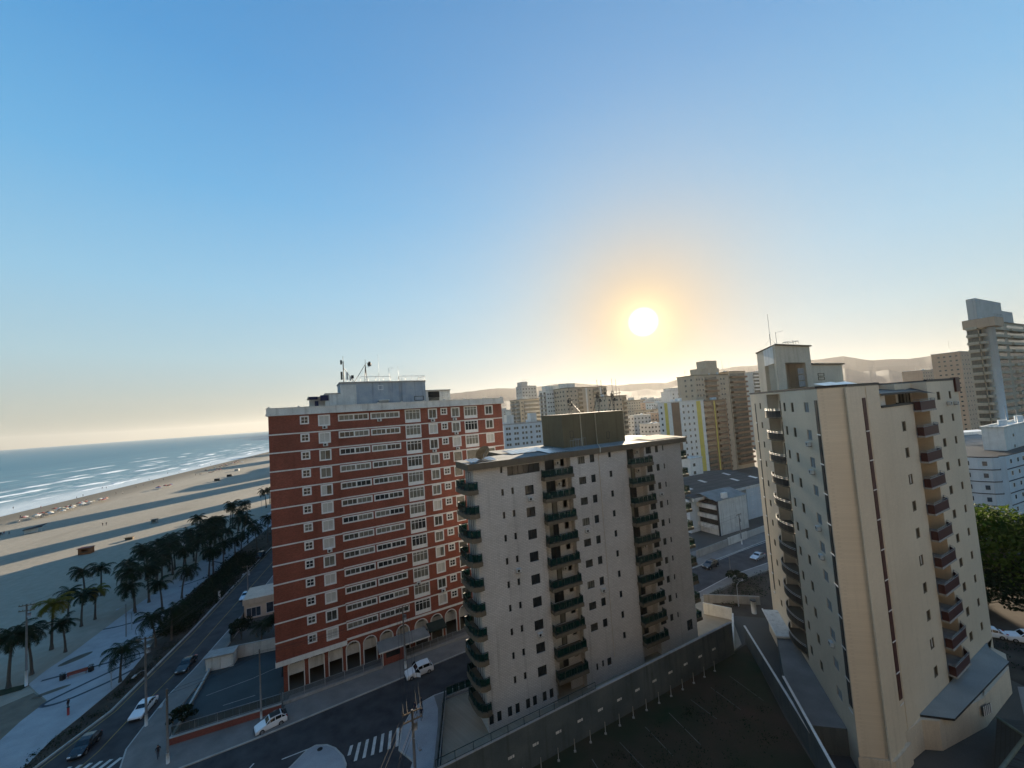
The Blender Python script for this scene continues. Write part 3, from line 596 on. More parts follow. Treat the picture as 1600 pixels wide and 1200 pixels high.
def mast(label, x, y, z, h, kind):
    o = thing('antenna_mast', label, 'antenna', (*rbp(x,y),z), rza(60.7), 'aerials on the brick roof')
    mb = MB()
    if kind == 'cell':
        mb.tube((0,0,0),(0,0,h*.8),.09,6); mb.tube((0,0,h*.8),(0,0,h),.035,5); mb.tube((0,0,h*.55),(1.9,.2,0),.05,5); mb.build('mast', M['black'], o)
        for dx, z0, z1 in ((-.35,.5,2.0),(-.35,3.4,4.2)):
            mb = MB(); mb.box(dx-.16,dx+.16,-.12,.12,z0,z1); mb.tube((dx,0,(z0+z1)/2),(0,0,(z0+z1)/2),.03,4); mb.build('panel_antenna', M['darkmetal'], o)
        for dx, z0, z1 in ((.62,.5,1.9),(1.15,.3,1.1)):
            mb = MB(); mb.box(dx-.16,dx+.16,-.12,.12,z0,z1); mb.tube((dx,0,0),(dx,0,z0),.03,4); mb.tube((dx,0,z0+.3),(0,0,z0+.3),.025,4); mb.build('panel_antenna', M['acwhite'], o)
        mb = MB(); mb.box(1.3,1.75,-.2,.2,.7,1.3); mb.tube((1.5,0,0),(1.5,0,.7),.03,4); mb.build('radio_box', M['black'], o)
    elif kind == 'dish':
        mb = MB(); mb.tube((-.22,0,0),(0,0,h*.78),.06,5); mb.tube((.22,0,0),(0,0,h*.78),.06,5); mb.tube((0,0,h*.3),(0,0,h),.035,5); mb.tube((-2.1,0,0),(0,0,h*.78),.05,5); mb.tube((0,0,h*.82),(.75,0,h*.86),.03,4); mb.tube((0,0,h*.66),(.75,0,h*.66),.03,4); mb.build('mast', M['black'], o)
        mb = MB(); mb.tube((.7,-.02,h*.78),(.85,.12,h*.78),.42,12); mb.build('dish', M['black'], o)
        mb = MB(); mb.box(.6,.95,-.1,.1,h*.80,h*.90); mb.build('panel_antenna', M['black'], o)
    elif kind == 'whip': mb.tube((0,0,0),(0,0,h*.3),.035,5); mb.tube((0,0,h*.3),(0,0,h),.018,4); mb.build('mast', M['steel'], o)
    elif kind == 'yagi':
        mb.tube((0,0,0),(0,0,h),.03,5); mb.tube((0,0,h),(.9,.1,h+.05),.02,4)
        for k in range(5): mb.tube((.1+k*.18,-.2,h+.02),(.1+k*.18,.25,h+.02),.012,4)
        mb.build('mast', M['steel'], o)
    return o
mast('black cellular mast with stacked panel antennas on the brick block tank house', 12.05, 3.4, 49.95, 5.0, 'cell')
mast('black braced tripod mast with small round dish on the brick block tank house', 16.0, 3.4, 49.95, 4.4, 'dish')
mast('tallest thin whip aerial on the brick block tank house', 18.45, 3.4, 49.95, 5.4, 'whip')
mast('hooked television aerial beside the railing gap on the brick block roof', 20.4, 3.4, 49.95, 2.7, 'yagi')
mast('short thin whip aerial at the railing on the brick block roof', 22.2, 3.4, 49.95, 3.0, 'whip')
# entrance booth with its canopies, front fence
o = thing('guard_booth', 'small red brick guard booth under a dark canopy roof with white edge', 'booth', (*rbp(15.8,-2.6),0), rza(60.7))
mb = MB(); mb.walls(0,3.6,0,2.6,[(.5,2.9,1.15,2.1)],0,.2); mb.box(0,.12,.2,2.4,0,2.6); mb.box(3.48,3.6,.2,2.4,0,2.6); mb.build('wall', M['brick2'], o)
mb = MB(); mb.box(-.12,-.003,-.05,.25,0,2.65); mb.box(3.6,3.75,-.05,.25,0,2.65); mb.build('post', M['white'], o)
mb = MB(); mb.box(.5,2.9,.15,.2,1.15,2.1); mb.build('window', M['winglass'], o)
mb = MB(); mb.face([(-.8,-.6,2.75),(8.2,-.6,2.75),(8.0,2.6,3.05),(-.6,2.6,3.05)],0); mb.box(-.8,8.2,-.65,-.6,2.55,2.76,1); mb.face([(-.8,-.6,2.7),(-.6,2.6,3.0),(8.0,2.6,3.0),(8.2,-.6,2.7)],0); mb.build('roof', [M['roofgrey'],M['white']], o)
o = thing('entrance_awning', 'dark green entrance awning beside the guard booth on the brick block', 'awning', (*rbp(24.1,-2.2),0), rza(60.7))
mb = MB(); mb.face([(0,0,2.9),(3.4,0,2.9),(3.4,2.0,3.5),(0,2.0,3.5)],0); mb.face([(0,0,2.9),(3.4,0,2.9),(3.4,0,2.6),(0,0,2.6)],0); mb.build('canopy', M['darkmetal'], o)
mb = MB()
for x in (.1,3.3): mb.tube((x,.1,0),(x,.1,2.9),.05,6)
mb.build('post', M['steel'], o)
def fence(label, x0, x1, h=1.7, gap=.16):
    o = thing('metal_fence', label, 'fence', (*rbp(x0,-3.0),.13), rza(60.7), 'front fences of the brick block')
    L = x1-x0; mb = MB(); mb.box(0,L,-.12,.12,0,.35); mb.build('plinth', M['concrete'], o)
    n_ = int(L/gap); mb = MB()
    for k in range(n_+1): mb.box(k*gap-.012,k*gap+.012,-.012,.012,.35,h)
    mb.box(0,L,-.02,.02,.45,.49); mb.box(0,L,-.02,.02,h-.08,h-.04); mb.build('bars', M['steel'], o)
    for k in range(int(L/2.9)+1):
        mb = MB(); mb.box(-.05,.05,-.05,.05,.35,h+.08); mb.build('post', M['steel'], o, (min(L,k*2.9),0,0))
fence('grey bar fence before the left arches of the brick block', .9, 15.6); fence('grey bar fence right of the brick guard booth', 19.6, 41)

# ------------------------------------------------------------------ pale tiled block with green balconies
WB = thing('apartment_building', 'pale mosaic tiled apartment block with columns of green glass balconies and flat brown roof edge', 'building', (-6.6,53.1,0), rza(64.5))
FW = [32.15-3.19*k for k in range(10)]              # balcony floor levels
hz = lambda z: z
holes0 = []; hC = []; hRt = []
wlist = []
for k in range(10):
    zc = 34.04-3.186*k
    for a, b, c, d in ((4.54,4.92,-.46,.48),(6.1,6.5,-.46,.48)):
        if k > 0 or a < 5: holes0.append((a,b,zc+c,zc+d)); wlist.append((a,zc+c,b-a,d-c,1,'winglass'))
    if k > 0: holes0.append((8.3,9.75,zc-.95,zc+.42)); wlist.append((8.3,zc-.95,1.45,1.37,2,'winglass'))
    else: holes0.append((5.65,11.0,33.05,34.36)); wlist.append((5.65,33.05,5.35,1.31,6,'winglass'))
    if k < 9:
        hC.append((17.83,19.17,zc-.78,zc+.36)); wlist.append((17.83,zc-.78,1.34,1.14,3,'halfdark' if k%3 else 'curtain')); hC.append((20.17,21.05,zc-.78,zc+.46)); wlist.append((20.17,zc-.78,.88,1.24,1,'winglass'))
    hC.append((23.86,24.42,zc-.40,zc+.62)); wlist.append((23.86,zc-.40,.56,1.02,1,'winglass'))
    hRt.append((32.0,33.28,zc-.72,zc+.50)); wlist.append((32.0,zc-.72,1.28,1.22,2,'winglass')); hRt.append((34.16,34.92,zc-.70,zc+.46)); wlist.append((34.16,zc-.70,.76,1.16,2,'halfdark'))
    hRt.append((35.88,36.22,zc-.52,zc+.40)); wlist.append((35.88,zc-.52,.34,.92,1,'winglass'))
for a in (.97,2.11,3.67,4.83,6.45,7.54,9.12,10.26): holes0.append((a-.32,a+.32,.95,2.25)); wlist.append((a-.32,.95,.64,1.3,1,'winglass'))
for a,c,d in ((18.3,2.0,3.0),(19.4,2.15,3.1),(20.4,1.95,3.1)): hC.append((a,a+(.35 if a<20 else .8),c,d)); wlist.append((a,c,.35 if a<20 else .8,d-c,1,'winglass'))
hRt.append((37.95,39.3,1.95,3.75)); wlist.append((37.95,1.95,1.35,1.8,2,'winglass'))
mb = MB()
mb.walls(.5,11.15,0,34.75,holes0,0,.22,0); mb.walls(16.45,27.75,0,34.75,hC,0,.22,0); mb.walls(31.65,40.35,0,34.75,hRt,0,.22,0)
nw = [(12.5,14.2,f+.02,f+2.2) for f in FW]+[(12.0,14.3,.05,1.9)]; mb.walls(11.15,16.45,0,34.75,nw+[(15.25,16.05,f+.95,f+2.1) for f in FW],1.1,.2,0)
mb.walls(27.75,31.65,0,34.75,[(28.6,30.3,f+.02,f+2.2) for f in FW],1.1,.2,0)
for x in (11.15,16.45,27.75,31.65): mb.face([(x,0,0),(x,1.1,0),(x,1.1,34.75),(x,0,34.75)])
mb.face([(.5,0,0),(.5,3.5,0),(.5,3.5,34.75),(.5,0,34.75)]); mb.face([(.5,3.5,0),(9,5,0),(9,5,34.75),(.5,3.5,34.75)]); mb.face([(9,5,0),(9,13,0),(9,13,34.75),(9,5,34.75)]); mb.face([(40.35,0,0),(40.35,13,0),(40.35,13,34.75),(40.35,0,34.75)]); mb.face([(9,13,0),(40.35,13,0),(40.35,13,34.75),(9,13,34.75)])
mb.build('wall', M['tile'], WB)
wlist.sort(key=lambda q: -q[2]*q[3]); rest = MB()
for i, (a,z,w_,h_,nx,p) in enumerate(wlist):
    if i < 100: window(WB, a, .10, z, w_, h_, p, nx, 1, fr=.05, mul=.04, proud=0, mat='black')
    else:
        rest.face([(a,.19,z),(a+w_,.19,z),(a+w_,.19,z+h_),(a,.19,z+h_)],1); rest.box(a,a+w_,.10,.16,z,z+.04); rest.box(a,a+w_,.10,.16,z+h_-.04,z+h_); rest.box(a,a+.04,.10,.16,z+.04,z+h_-.04); rest.box(a+w_-.04,a+w_,.10,.16,z+.04,z+h_-.04)
tag(rest.build('window', [M['black'],M['winglass']], WB), kind='stuff')
# balconies: slab, green glass, dark railing, sliding door
def balcony_set(pts, slab_poly, th, rail=1.05):
    a = MB(); a.prism(slab_poly, -th, 0)
    g = MB(); panes(g, pts, .10, rail-.10)
    r_ = MB(); railing(r_, pts, 0, rail, .85, .05)
    return a.mesh('balcony', M['taupe']), g.mesh('balcony_glass', M['green']), r_.mesh('balcony_railing', M['darkmetal'])
def door_mesh(w_, h_, dark=.55):
    mb = MB(); mb.box(0,w_,0,.05,0,.06,0); mb.box(0,w_,0,.05,h_-.06,h_,0); mb.box(0,.06,0,.05,.06,h_-.06,0); mb.box(w_-.06,w_,0,.05,.06,h_-.06,0); mb.box(w_*.5-.05,w_*.5+.05,-.01,.05,.06,h_-.06,0)
    mb.face([(.06,.04,.06),(w_*.5,.04,.06),(w_*.5,.04,h_-.06),(.06,.04,h_-.06)],1); mb.face([(w_*.5,.045,.06),(w_-.06,.045,.06),(w_-.06,.045,h_-.06),(w_*.5,.045,h_-.06)],2); return mb
dm = [door_mesh(1.7,2.18).mesh('door',[M['black'],M['winglass'],M['winglass']]), door_mesh(1.7,2.18).mesh('door',[M['black'],M['curtain'],M['winglass']]), door_mesh(1.7,2.18).mesh('door',[M['black'],M['blind'],M['curtain']])]
sets = {'mid': (balcony_set([(11.2,-.05),(11.2,-.95),(16.2,-.95),(16.2,-.05)],[(11.1,0),(11.1,-1.05),(16.3,-1.05),(16.3,0),(16.44,0),(16.44,1.1),(11.16,1.1),(11.16,0)],.5), 12.5),
        'right': (balcony_set([(27.75,-.05),(27.75,-.95),(32.5,-.95),(32.5,-.05)],[(27.65,0),(27.65,-1.05),(32.6,-1.05),(32.6,0),(31.64,0),(31.64,1.1),(27.76,1.1),(27.76,0)],.5), 28.6)}
for nm_, ((s1,s2,s3),dx) in sets.items():
    for k, f in enumerate(FW):
        z = f - (.15 if nm_=='right' else 0)
        b_ = put('balcony', s1, WB, (0,0,z)); put('balcony_glass', s2, b_); put('balcony_railing', s3, b_)
        put('door', dm[rnd.randrange(3)], WB, (dx,1.22,f+.02))
        if k in (0,1,5): put('air_conditioner', ac_mesh(), WB, (dx+2.15,1.1,f+1.4))
sl_ = balcony_set([(.88,-.5),(.25,-.62),(-.35,-.35),(-.72,.4),(-.85,1.6),(-.85,3.6),(.45,3.9)],[(.95,0),(.95,-.58),(.25,-.72),(-.42,-.42),(-.82,.38),(-.95,1.6),(-.95,3.75),(.5,4.0),(.5,0)],.6)
sr_ = balcony_set([(40.3,.2),(41.9,.2),(41.9,3.6),(40.4,3.6)],[(40.35,.1),(42.0,.1),(42.0,3.7),(40.35,3.7)],.45)
for k, f in enumerate(FW):
    for s_ in (sl_, sr_):
        b_ = put('balcony', s_[0], WB, (0,0,f-.28)); put('balcony_glass', s_[1], b_); put('balcony_railing', s_[2], b_)
    put('door', dm[0], WB, (.47,2.75,f-.26), -math.pi/2)
for u_, k_ in ((9.0,1),(6.3,4),(18.5,3),(20.6,6),(34.5,2),(32.6,7),(9.0,7)): put('air_conditioner', ac_mesh(), WB, (u_,0,34.04-3.186*k_-1.75))
# roof slab with its deep brown edge
mb = MB(); mb.prism([(-.4,-.6),(11.6,-.75),(12.4,-.45),(41.6,-.45),(41.6,14),(8,14),(8,6.2),(-.4,5.0)],34.55,35.45,0,top=1); mb.build('roof', [M['taupe'],M['roofgrey']], WB)
for pl in ([(.4,.1),(4.4,.1),(4.4,2.9),(.4,2.9)],[(8.6,4.2),(15.5,4.2),(15.5,8.5),(8.6,8.5)],[(12.8,-.2),(16.4,-.2),(16.4,4.2),(12.8,4.2)],[(33.6,.2),(41.3,.2),(41.3,6),(33.6,6)]):
    mb = MB(); n_ = 14; x0,x1 = pl[0][0],pl[1][0]; y0,y1 = pl[0][1],pl[2][1]
    for k in range(n_):
        xa, xb = x0+(x1-x0)*k/n_, x0+(x1-x0)*(k+1)/n_; zz = .10 if k%2 else .04
        mb.face([(xa,y0,35.5+zz),(xb,y0,35.5+(.14-zz)),(xb,y1,35.72+(.14-zz)),(xa,y1,35.72+zz)])
    mb.build('roof_sheet', M['metalroof'] if x0 < 30 else M['wood'], WB)
mb = MB(); mb.box(18.7,32.1,5,12,35.45,40.95,0); mb.box(18.6,32.2,4.9,12.1,40.95,41.08,1); mb.build('tank_house', [pm('brown_render',(.155,.125,.07),.85,.14,.3,streak=.6),M['taupe']], WB)
for x, z in ((20.1,37.0),(27.9,36.2)): window(WB, x, 4.98, z, .7, 1.2, 'winglass', 1, 1, fr=.06, mul=.04, proud=0, mat='black')
mb = MB(); mb.path([(22.4,4.9,35.5),(22.4,4.9,41.0)],.09,6); mb.build('drain_pipe', M['creamplain'], WB)
mb = MB(); mb.path([(21.85,-.62,34.75),(21.85,-.05,34.2),(21.8,-.05,3.0)],.05,6); mb.path([(25.6,4.88,41),(25.6,4.88,35.6),(21.9,-.62,35.5),(21.85,-.62,34.75)],.08,6); mb.build('drain_pipe', M['creamplain'], WB)
mb = MB(); railing(mb, [(17.5,1.2),(19.5,1.2),(19.5,3.2),(22.0,3.2)], 35.45, 1.5, .5, .02); mb.build('roof_railing', M['steel'], WB)
WBM = Matrix.Translation((-6.6,53.1,0)) @ Matrix.Rotation(rza(64.5),4,'Z')
def wbp(x, y): p = WBM @ Vector((x,y,0)); return (p.x,p.y)
for lab, x, h, br in (('leftmost dark lattice mast braced on the brown tank house roof',21.0,4.6,2.1),('middle cluster of dark lattice masts on the brown tank house roof',27.2,5.9,-1.4),('rightmost dark lattice mast on the brown tank house roof',30.6,6.0,-1.3)):
    o = thing('lattice_mast', lab, 'antenna', (*wbp(x,5.6),41.08), rza(64.5), 'lattice masts on the brown tank house')
    mb = MB()
    for dx in (-.16,.16): mb.tube((dx,0,0),(dx,0,h*.62),.06,4)
    for k in range(8): mb.tube((-.16 if k%2 else .16,0,h*.62*k/8),(.16 if k%2 else -.16,0,h*.62*(k+1)/8),.04,4)
    mb.tube((0,0,h*.6),(0,0,h),.05,4); mb.tube((0,.05,h*.5),(br,.05,.1),.07,4); mb.build('mast', M['black'], o)
    mb = MB(); mb.tube((-.2,0,h*.52),(1.9 if x > 25 else .9,0,h*.55),.05,4)
    for q in (.9,1.6): 
        if x > 25: mb.tube((q,0,h*.35),(q,0,h*(.98 if q < 1 else .7)),.045,4)
    mb.build('crossarm', M['black'], o)
    mb = MB(); mb.box(-.45,-.2,-.1,.1,h*.42,h*.55); mb.box(.25,.5,-.1,.1,h*.3,h*.4); mb.build('radio_box', M['black'], o)
o = thing('satellite_dish', 'brown mesh satellite dish standing on the roof corner of the pale tiled block', 'satellite dish', (*wbp(2.6,1.0),35.5), rza(50))
mb = MB(); n_=18
for k in range(n_):
    a, b = 2*math.pi*k/n_, 2*math.pi*(k+1)/n_
    for r0, r1 in ((0,.45),(.45,.85),(.85,1.15)):
        f_ = lambda r_, q: (r_*math.cos(q), -.2+.30*r_*r_-.45*r_*math.sin(q), 1.15+r_*.85*math.sin(q)); mb.face([f_(r0,a),f_(r1,a),f_(r1,b),f_(r0,b)],0,True)
mb.build('reflector', pm('brown_mesh',(.20,.15,.09),.7,.2,2), o)
mb = MB(); mb.tube((0,0,0),(0,0,1.1),.06,6); mb.tube((0,-.2,.9),(0,-1.0,1.7),.02,4); mb.build('stand', M['steel'], o)
# walls and railings round its plot
def wallseg(label, a, b, h, th, mat, cap=None, cat='wall', name='boundary_wall', z0=0, group=None):
    A, B = Vector(a), Vector(b); L = (B-A).length; o = thing(name, label, cat, (A.x,A.y,z0), math.atan2(B.y-A.y,B.x-A.x), group)
    mb = MB(); mb.box(0,L,-th/2,th/2,-.1,h); mb.build('wall', M[mat], o)
    if cap: mb = MB(); mb.box(-.03,L+.03,-th/2-.04,th/2+.04,h,h+.08); mb.build('coping', M[cap], o)
    return o, L
M['greywall'] = pm('stained_blue_grey_wall', (.075,.098,.105), .85, .22, .25, streak=.7, c2=(.11,.13,.13))
g_, L_ = wallseg('long stained blue grey wall between the pale tiled block and the vacant lot', (-13.5,41.6), (33.5,66.0), 4.9, .3, 'greywall', 'concrete')
mb = MB(); railing(mb, [(3,0),(24.5,0)], 4.98, .9, 2.2, .04); mb.build('railing', M['darkmetal'], g_)
for k in range(13):
    mb = MB(); x = 8+k*3.3; mb.box(x,x+.5,-.165,-.15,2.2,2.5); mb.box(x+.58,x+.8,-.165,-.15,2.2,2.5); mb.build('painted_mark', M['offwhite'], g_)
for k in range(15):
    o = thing('bollard_post', 'thin pale post standing along the blue grey wall of the vacant lot', 'post', (1.2+k*2.15-3.0, 48.0+k*1.115-1.55, 0), 0, 'posts along the vacant lot wall')
    mb = MB(); mb.tube((0,0,0),(0,0,1.5),.05,6); mb.build('pole', M['concrete'], o); mb = MB(); mb.box(-.14,.14,-.1,.1,-.02,.12); mb.build('foot', M['concrete'], o)
wallseg('white low wall at the far end terrace of the pale tiled block', (33.5,66.0), (38.7,75.2), 1.3, .2, 'white', 'white')
wallseg('white upper wall with dark door panel beside the far terrace', (34.6,78.2), (38.7,75.4), 2.2, .2, 'white')
o, L_ = wallseg('dark green framed glass fence on the corner terrace edge', (-11.9,48.0), (-13.2,60.2), .3, .2, 'concrete', None, 'fence', 'glass_fence')
mb = MB(); railing(mb, [(0,0),(L_,0)], .3, 1.3, 1.5, .035); mb.build('railing', M['darkmetal'], o); mb = MB(); panes(mb, [(0,0),(L_,0)], .4, 1.5); mb.build('glass_panel', M['green'], o)
o, L_ = wallseg('dark railing with glass along the street side of the pale tiled terrace', (-13.0,60.3), (2,67.4), .3, .2, 'concrete', None, 'fence', 'glass_fence')
mb = MB(); railing(mb, [(0,0),(L_,0)], .3, 1.3, 1.5, .035); mb.build('railing', M['darkmetal'], o); mb = MB(); panes(mb, [(0,0),(L_,0)], .4, 1.5); mb.build('glass_panel', M['green'], o)
# ------------------------------------------------------------------ cream wedge-shaped tower
TW = thing('apartment_tower', 'tall cream wedge-shaped tower with maroon balcony fronts and a stair house on its roof', 'building', (37.8,43.6,0), rza(62.4))
TWM = Matrix.Translation((37.8,43.6,0)) @ Matrix.Rotation(rza(62.4),4,'Z')
TH = 42.3; D0 = (-2.16,1.92); LD = (.738,.674)
def lp(s, w_=0.0): return (D0[0]+LD[0]*s+LD[1]*w_, D0[1]+LD[1]*s-LD[0]*w_)      # s along left face, w inward
LRZ = R(222.4); S0 = 32.3; A0 = lp(S0)
rows = [40.1-3.4*k for k in range(11)]
# left face, in its own frame (x runs from the far end towards the tip)
hl = []; lw = []
for k, zc in enumerate(rows):
    for s0, s1, h0, h1, p in ((11.8,12.75,-.62,.65,'halfdark'),(8.4,9.45,-.65,.65,'halfdark'),(3.0,4.5,-.58,.68,'shutter'),(25.2,26.2,-.5,.6,'halfdark')):
        hl.append((S0-s1,S0-s0,zc+h0,zc+h1)); lw.append((S0-s1,zc+h0,s1-s0,h1-h0,p))
bx0, bx1 = S0-21.0, S0-13.9
mb = MB(); rec = [(bx0,bx1,zc-1.55,zc+1.65) for zc in rows]
mb.walls(0,S0,0,TH,hl+[(bx0,bx1,3.6,TH-.25)],0,.2,0)
mb.walls(bx0,bx1,3.6,TH-.25,[(bx0+.8,bx1-.7,zc-1.5,zc+.85) for zc in rows],1.5,.2,0)
mb.face([(bx0,0,3.6),(bx0,1.5,3.6),(bx0,1.5,TH-.25),(bx0,0,TH-.25)]); mb.face([(bx1,0,3.6),(bx1,1.5,3.6),(bx1,1.5,TH-.25),(bx1,0,TH-.25)])
mb.build('wall', M['cream'], TW, (A0[0],A0[1],0), LRZ)
def tl(x, y): 
    c_, s_ = math.cos(LRZ), math.sin(LRZ); return (A0[0]+x*c_-y*s_, A0[1]+x*s_+y*c_)
for i,(x,z,w_,h_,p) in enumerate(lw):
    window(TW, *tl(x,.06), z, w_, h_, p, 2, 1, rz=LRZ, fr=.07, mul=.05, proud=0, mat='taupe' if p != 'shutter' else 'concrete')
# tip and right front
hr = []; rw = []
for k, zc in enumerate(rows):
    if k >= 1: hr.append((13.55,14.8,zc-.6,zc+.7)); rw.append((13.55,zc-.6,1.25,1.3,('blind','halfdark',.45) if k%3 else ('halfdark','blind',.6)))
    for a,b,c,d in ((26.75,28.05,-.55,.68),(31.6,32.55,-.55,.6)): hr.append((a,b,zc+c,zc+d)); rw.append((a,zc+c,b-a,d-c,('curtain','halfdark',.5) if (k+int(a))%3 else 'halfdark'))
mb = MB(); mb.face([(*D0,0),(0,0,0),(0,0,TH),(*D0,TH)])
mb.walls(0,8.2,0,TH,[],0,.2); mb.walls(8.2,17.8,0,39.45,[h for h in hr if h[0] < 18],0,.2); mb.walls(23.4,35.7,0,TH,[h for h in hr if h[0] > 20],0,.2)
mb.walls(17.8,23.4,3.4,TH,[(18.5,22.9,zc-1.5,zc+.85) for zc in rows],1.6,.2)
mb.walls(8.2,17.8,39.45,TH,[(9.5,12.5,39.5,41.6),(14,16.5,40.2,41.4)],3.2,.2)
for x, a, b, z0, z1 in ((17.8,0,1.6,0,39.45),(23.4,0,1.6,0,TH),(8.2,0,3.2,39.45,TH),(17.8,1.6,3.2,39.45,TH),(35.7,0,14,0,TH)): mb.face([(x,a,z0),(x,b,z0),(x,b,z1),(x,a,z1)])
mb.face([(8.2,0,39.45),(17.8,0,39.45),(17.8,3.2,39.45),(8.2,3.2,39.45)]); mb.face([(35.7,14,0),(*A0,0),(*A0,TH),(35.7,14,TH)])
mb.build('wall', M['cream'], TW)
for x,z,w_,h_,p in rw: window(TW, x, .06, z, w_, h_, p, 2, 1, fr=.09, mul=.06, proud=.02, mat='taupe')
mb = MB(); mb.prism([D0,(0,0),(8.2,0),(8.2,3.2),(17.8,3.2),(17.8,1.6),(23.4,1.6),(23.4,0),(35.7,0),(35.7,14),A0],TH-.02,TH+.12,0); mb.build('roof', M['roofgrey'], TW)
mb = MB()
ed = [A0,D0,(0,0),(8.2,0)]
def edge(mb, pts, z0, z1, o0=.10, o1=.25):
    for p, q in zip(pts, pts[1:]):
        P, Q_ = Vector(p), Vector(q); d = (Q_-P).normalized(); n = Vector((d.y,-d.x)); mb.prism([tuple(P+n*o0),tuple(Q_+n*o0),tuple(Q_-n*o1),tuple(P-n*o1)], z0, z1)
edge(mb, ed, TH+.1, TH+.32); edge(mb, [(8.2,3.2),(17.8,3.2)], TH+.1, TH+.30); edge(mb, [(23.4,0),(35.7,0),(35.7,14)], TH+.1, TH+.34); mb.build('roof_edge', M['black'], TW)
mb = MB(); edge(mb, [(8.25,0),(17.8,0),(17.8,1.6)], 39.45, 39.72); mb.build('terrace_edge', M['black'], TW)
mb = MB(); mb.box(34.2,35.95,-.25,.3,40.5,42.75); mb.build('roof_edge', M['maroonstrip'], TW)
# two vertical strips: maroon tile with pale floor ticks
mb = MB(); mb.box(3.45,4.25,-.06,.02,6.9,40.9); mb.build('tile_strip', M['maroonstrip'], TW)
mb = MB()
for k in range(10): z = 37.0-3.4*k; mb.box(3.40,4.35,-.09,-.061,z-.06,z+.06)
mb.build('strip_tick', M['frame'], TW)
mb = MB(); mb.box(S0-1.0,S0-.25,-.06,.02,6.9,41.0); mb.build('tile_strip', M['black'], TW, (A0[0],A0[1],0), LRZ)
mb = MB(); mb.box(S0-29.4,S0-28.9,-.06,.02,6.9,40.6)
mb.build('tile_strip', M['black'], TW, (A0[0],A0[1],0), LRZ)
for k in range(10):
    z = 37.0-3.4*k; mb = MB(); mb.box(S0-1.15,S0-.15,-.10,-.061,z-.06,z+.08); mb.box(S0-29.5,S0-28.8,-.2,-.061,z-.08,z+.10); mb.build('strip_tick', M['frame'], TW, (A0[0],A0[1],0), LRZ)
# shallow pilasters that model the tip
mb = MB(); mb.box(-.4,3.1,-.12,.0,1.0,TH-.1); mb.build('pilaster', M['cream'], TW)
mb = MB(); mb.box(4.6,8.0,-.05,.0,3.0,TH-.1); mb.build('pilaster', M['cream'], TW)
mb = MB(); mb.box(S0-3.0,S0-1.2,-.05,0,4.5,TH-.15); mb.box(S0-13.6,S0-10.2,-.05,0,4.2,TH-.15) ; mb2 = mb
# balconies: right recess (maroon fronts, chamfered), left recess (dark, bowed)
def bal_r():
    P = [(17.85,-.15),(17.85,-.75),(23.0,-.75),(24.0,-.05)]
    a = MB(); a.prism([(17.82,1.6),(17.82,-.8),(23.05,-.8),(24.1,-.02),(23.38,-.02),(23.38,1.6)], -.22, 0)
    f = MB()
    for p, q in zip(P, P[1:]):
        f.prism([p,q,(q[0]-.02,q[1]+.07),(p[0]+.02,p[1]+.07)], 0, 1.15)
    r_ = MB()
    for p, q in zip(P, P[1:]): r_.tube((*p,1.19),(*q,1.19),.035,5); r_.tube((*p,1.42),(*q,1.42),.03,5)
    for p in P: r_.tube((*p,1.1),(*p,1.42),.03,5)
    return a.mesh('balcony',M['concrete']), f.mesh('balcony_front',M['maroon']), r_.mesh('balcony_rail',M['steel'])
br_ = bal_r()
M['darkfront'] = pm('dark_balcony_front', (.018,.019,.018), .6, .2, 1.2)
def bal_l():
    n_ = 9; L = bx1-bx0; P = [(bx0+L*k/n_, -.15-.95*math.sin(math.pi*k/n_)**.7) for k in range(n_+1)]
    a = MB(); a.prism(P+[(bx1-.02,1.5),(bx0+.02,1.5)], -.2, 0); f = MB(); r_ = MB()
    for p, q in zip(P, P[1:]):
        f.face([(p[0],p[1]+.03,0),(q[0],q[1]+.03,0),(q[0],q[1]+.03,.98),(p[0],p[1]+.03,.98)]); r_.tube((*p,1.0),(*q,1.0),.022,5); r_.tube((*p,1.22),(*q,1.22),.022,5)
    return a.mesh('balcony',M['taupe']), f.mesh('balcony_front',M['darkfront']), r_.mesh('balcony_rail',M['frame'])
bl_ = bal_l()
for k, zc in enumerate(rows):
    z = zc-1.52
    b_ = put('balcony', br_[0], TW, (0,0,z)); f_ = put('balcony_front', br_[1], b_); put('balcony_rail', br_[2], b_)
    window(TW, 18.5, 1.68, z+.02, 4.4, 2.35, ('winglass','halfdark' if k%3 else 'curtain',.6), 4, 1, fr=.06, proud=0, deep=.08, mat='black')
    b_ = put('balcony', bl_[0], TW, (A0[0],A0[1],z), LRZ); put('balcony_front', bl_[1], b_); put('balcony_rail', bl_[2], b_)
    window(TW, *tl(bx0+.8,1.58), z+.02, bx1-bx0-1.5, 2.35, 'winglass', 5, 1, rz=LRZ, fr=.06, proud=0, deep=.08, mat='black')
for k, zc in enumerate(rows[:10]):            # small dark balconies on the far right edge
    mb = MB(); mb.box(35.7,36.9,.3,2.6,zc-1.7,zc-.6) if k == 0 else None
    if k == 0: ebm = mb.mesh('balcony', M['maroon']); rl = MB(); rl.box(35.72,36.9,.3,.34,zc-.45,zc-.4); rl.box(36.86,36.9,.34,2.6,zc-.45,zc-.4); rlm = rl.mesh('balcony_rail', M['steel'])
    b_ = put('balcony', ebm, TW, (0,0,-3.4*k)); put('balcony_rail', rlm, b_)
for k in (1,2,4,5,8): put('air_conditioner', ac_mesh(), TW, (*tl(S0-3.7,-.02),rows[k]-1.3), LRZ)
put('air_conditioner', ac_mesh(), TW, (33.4,0,38.6)); put('air_conditioner', ac_mesh(), TW, (30.6,0,38.7))
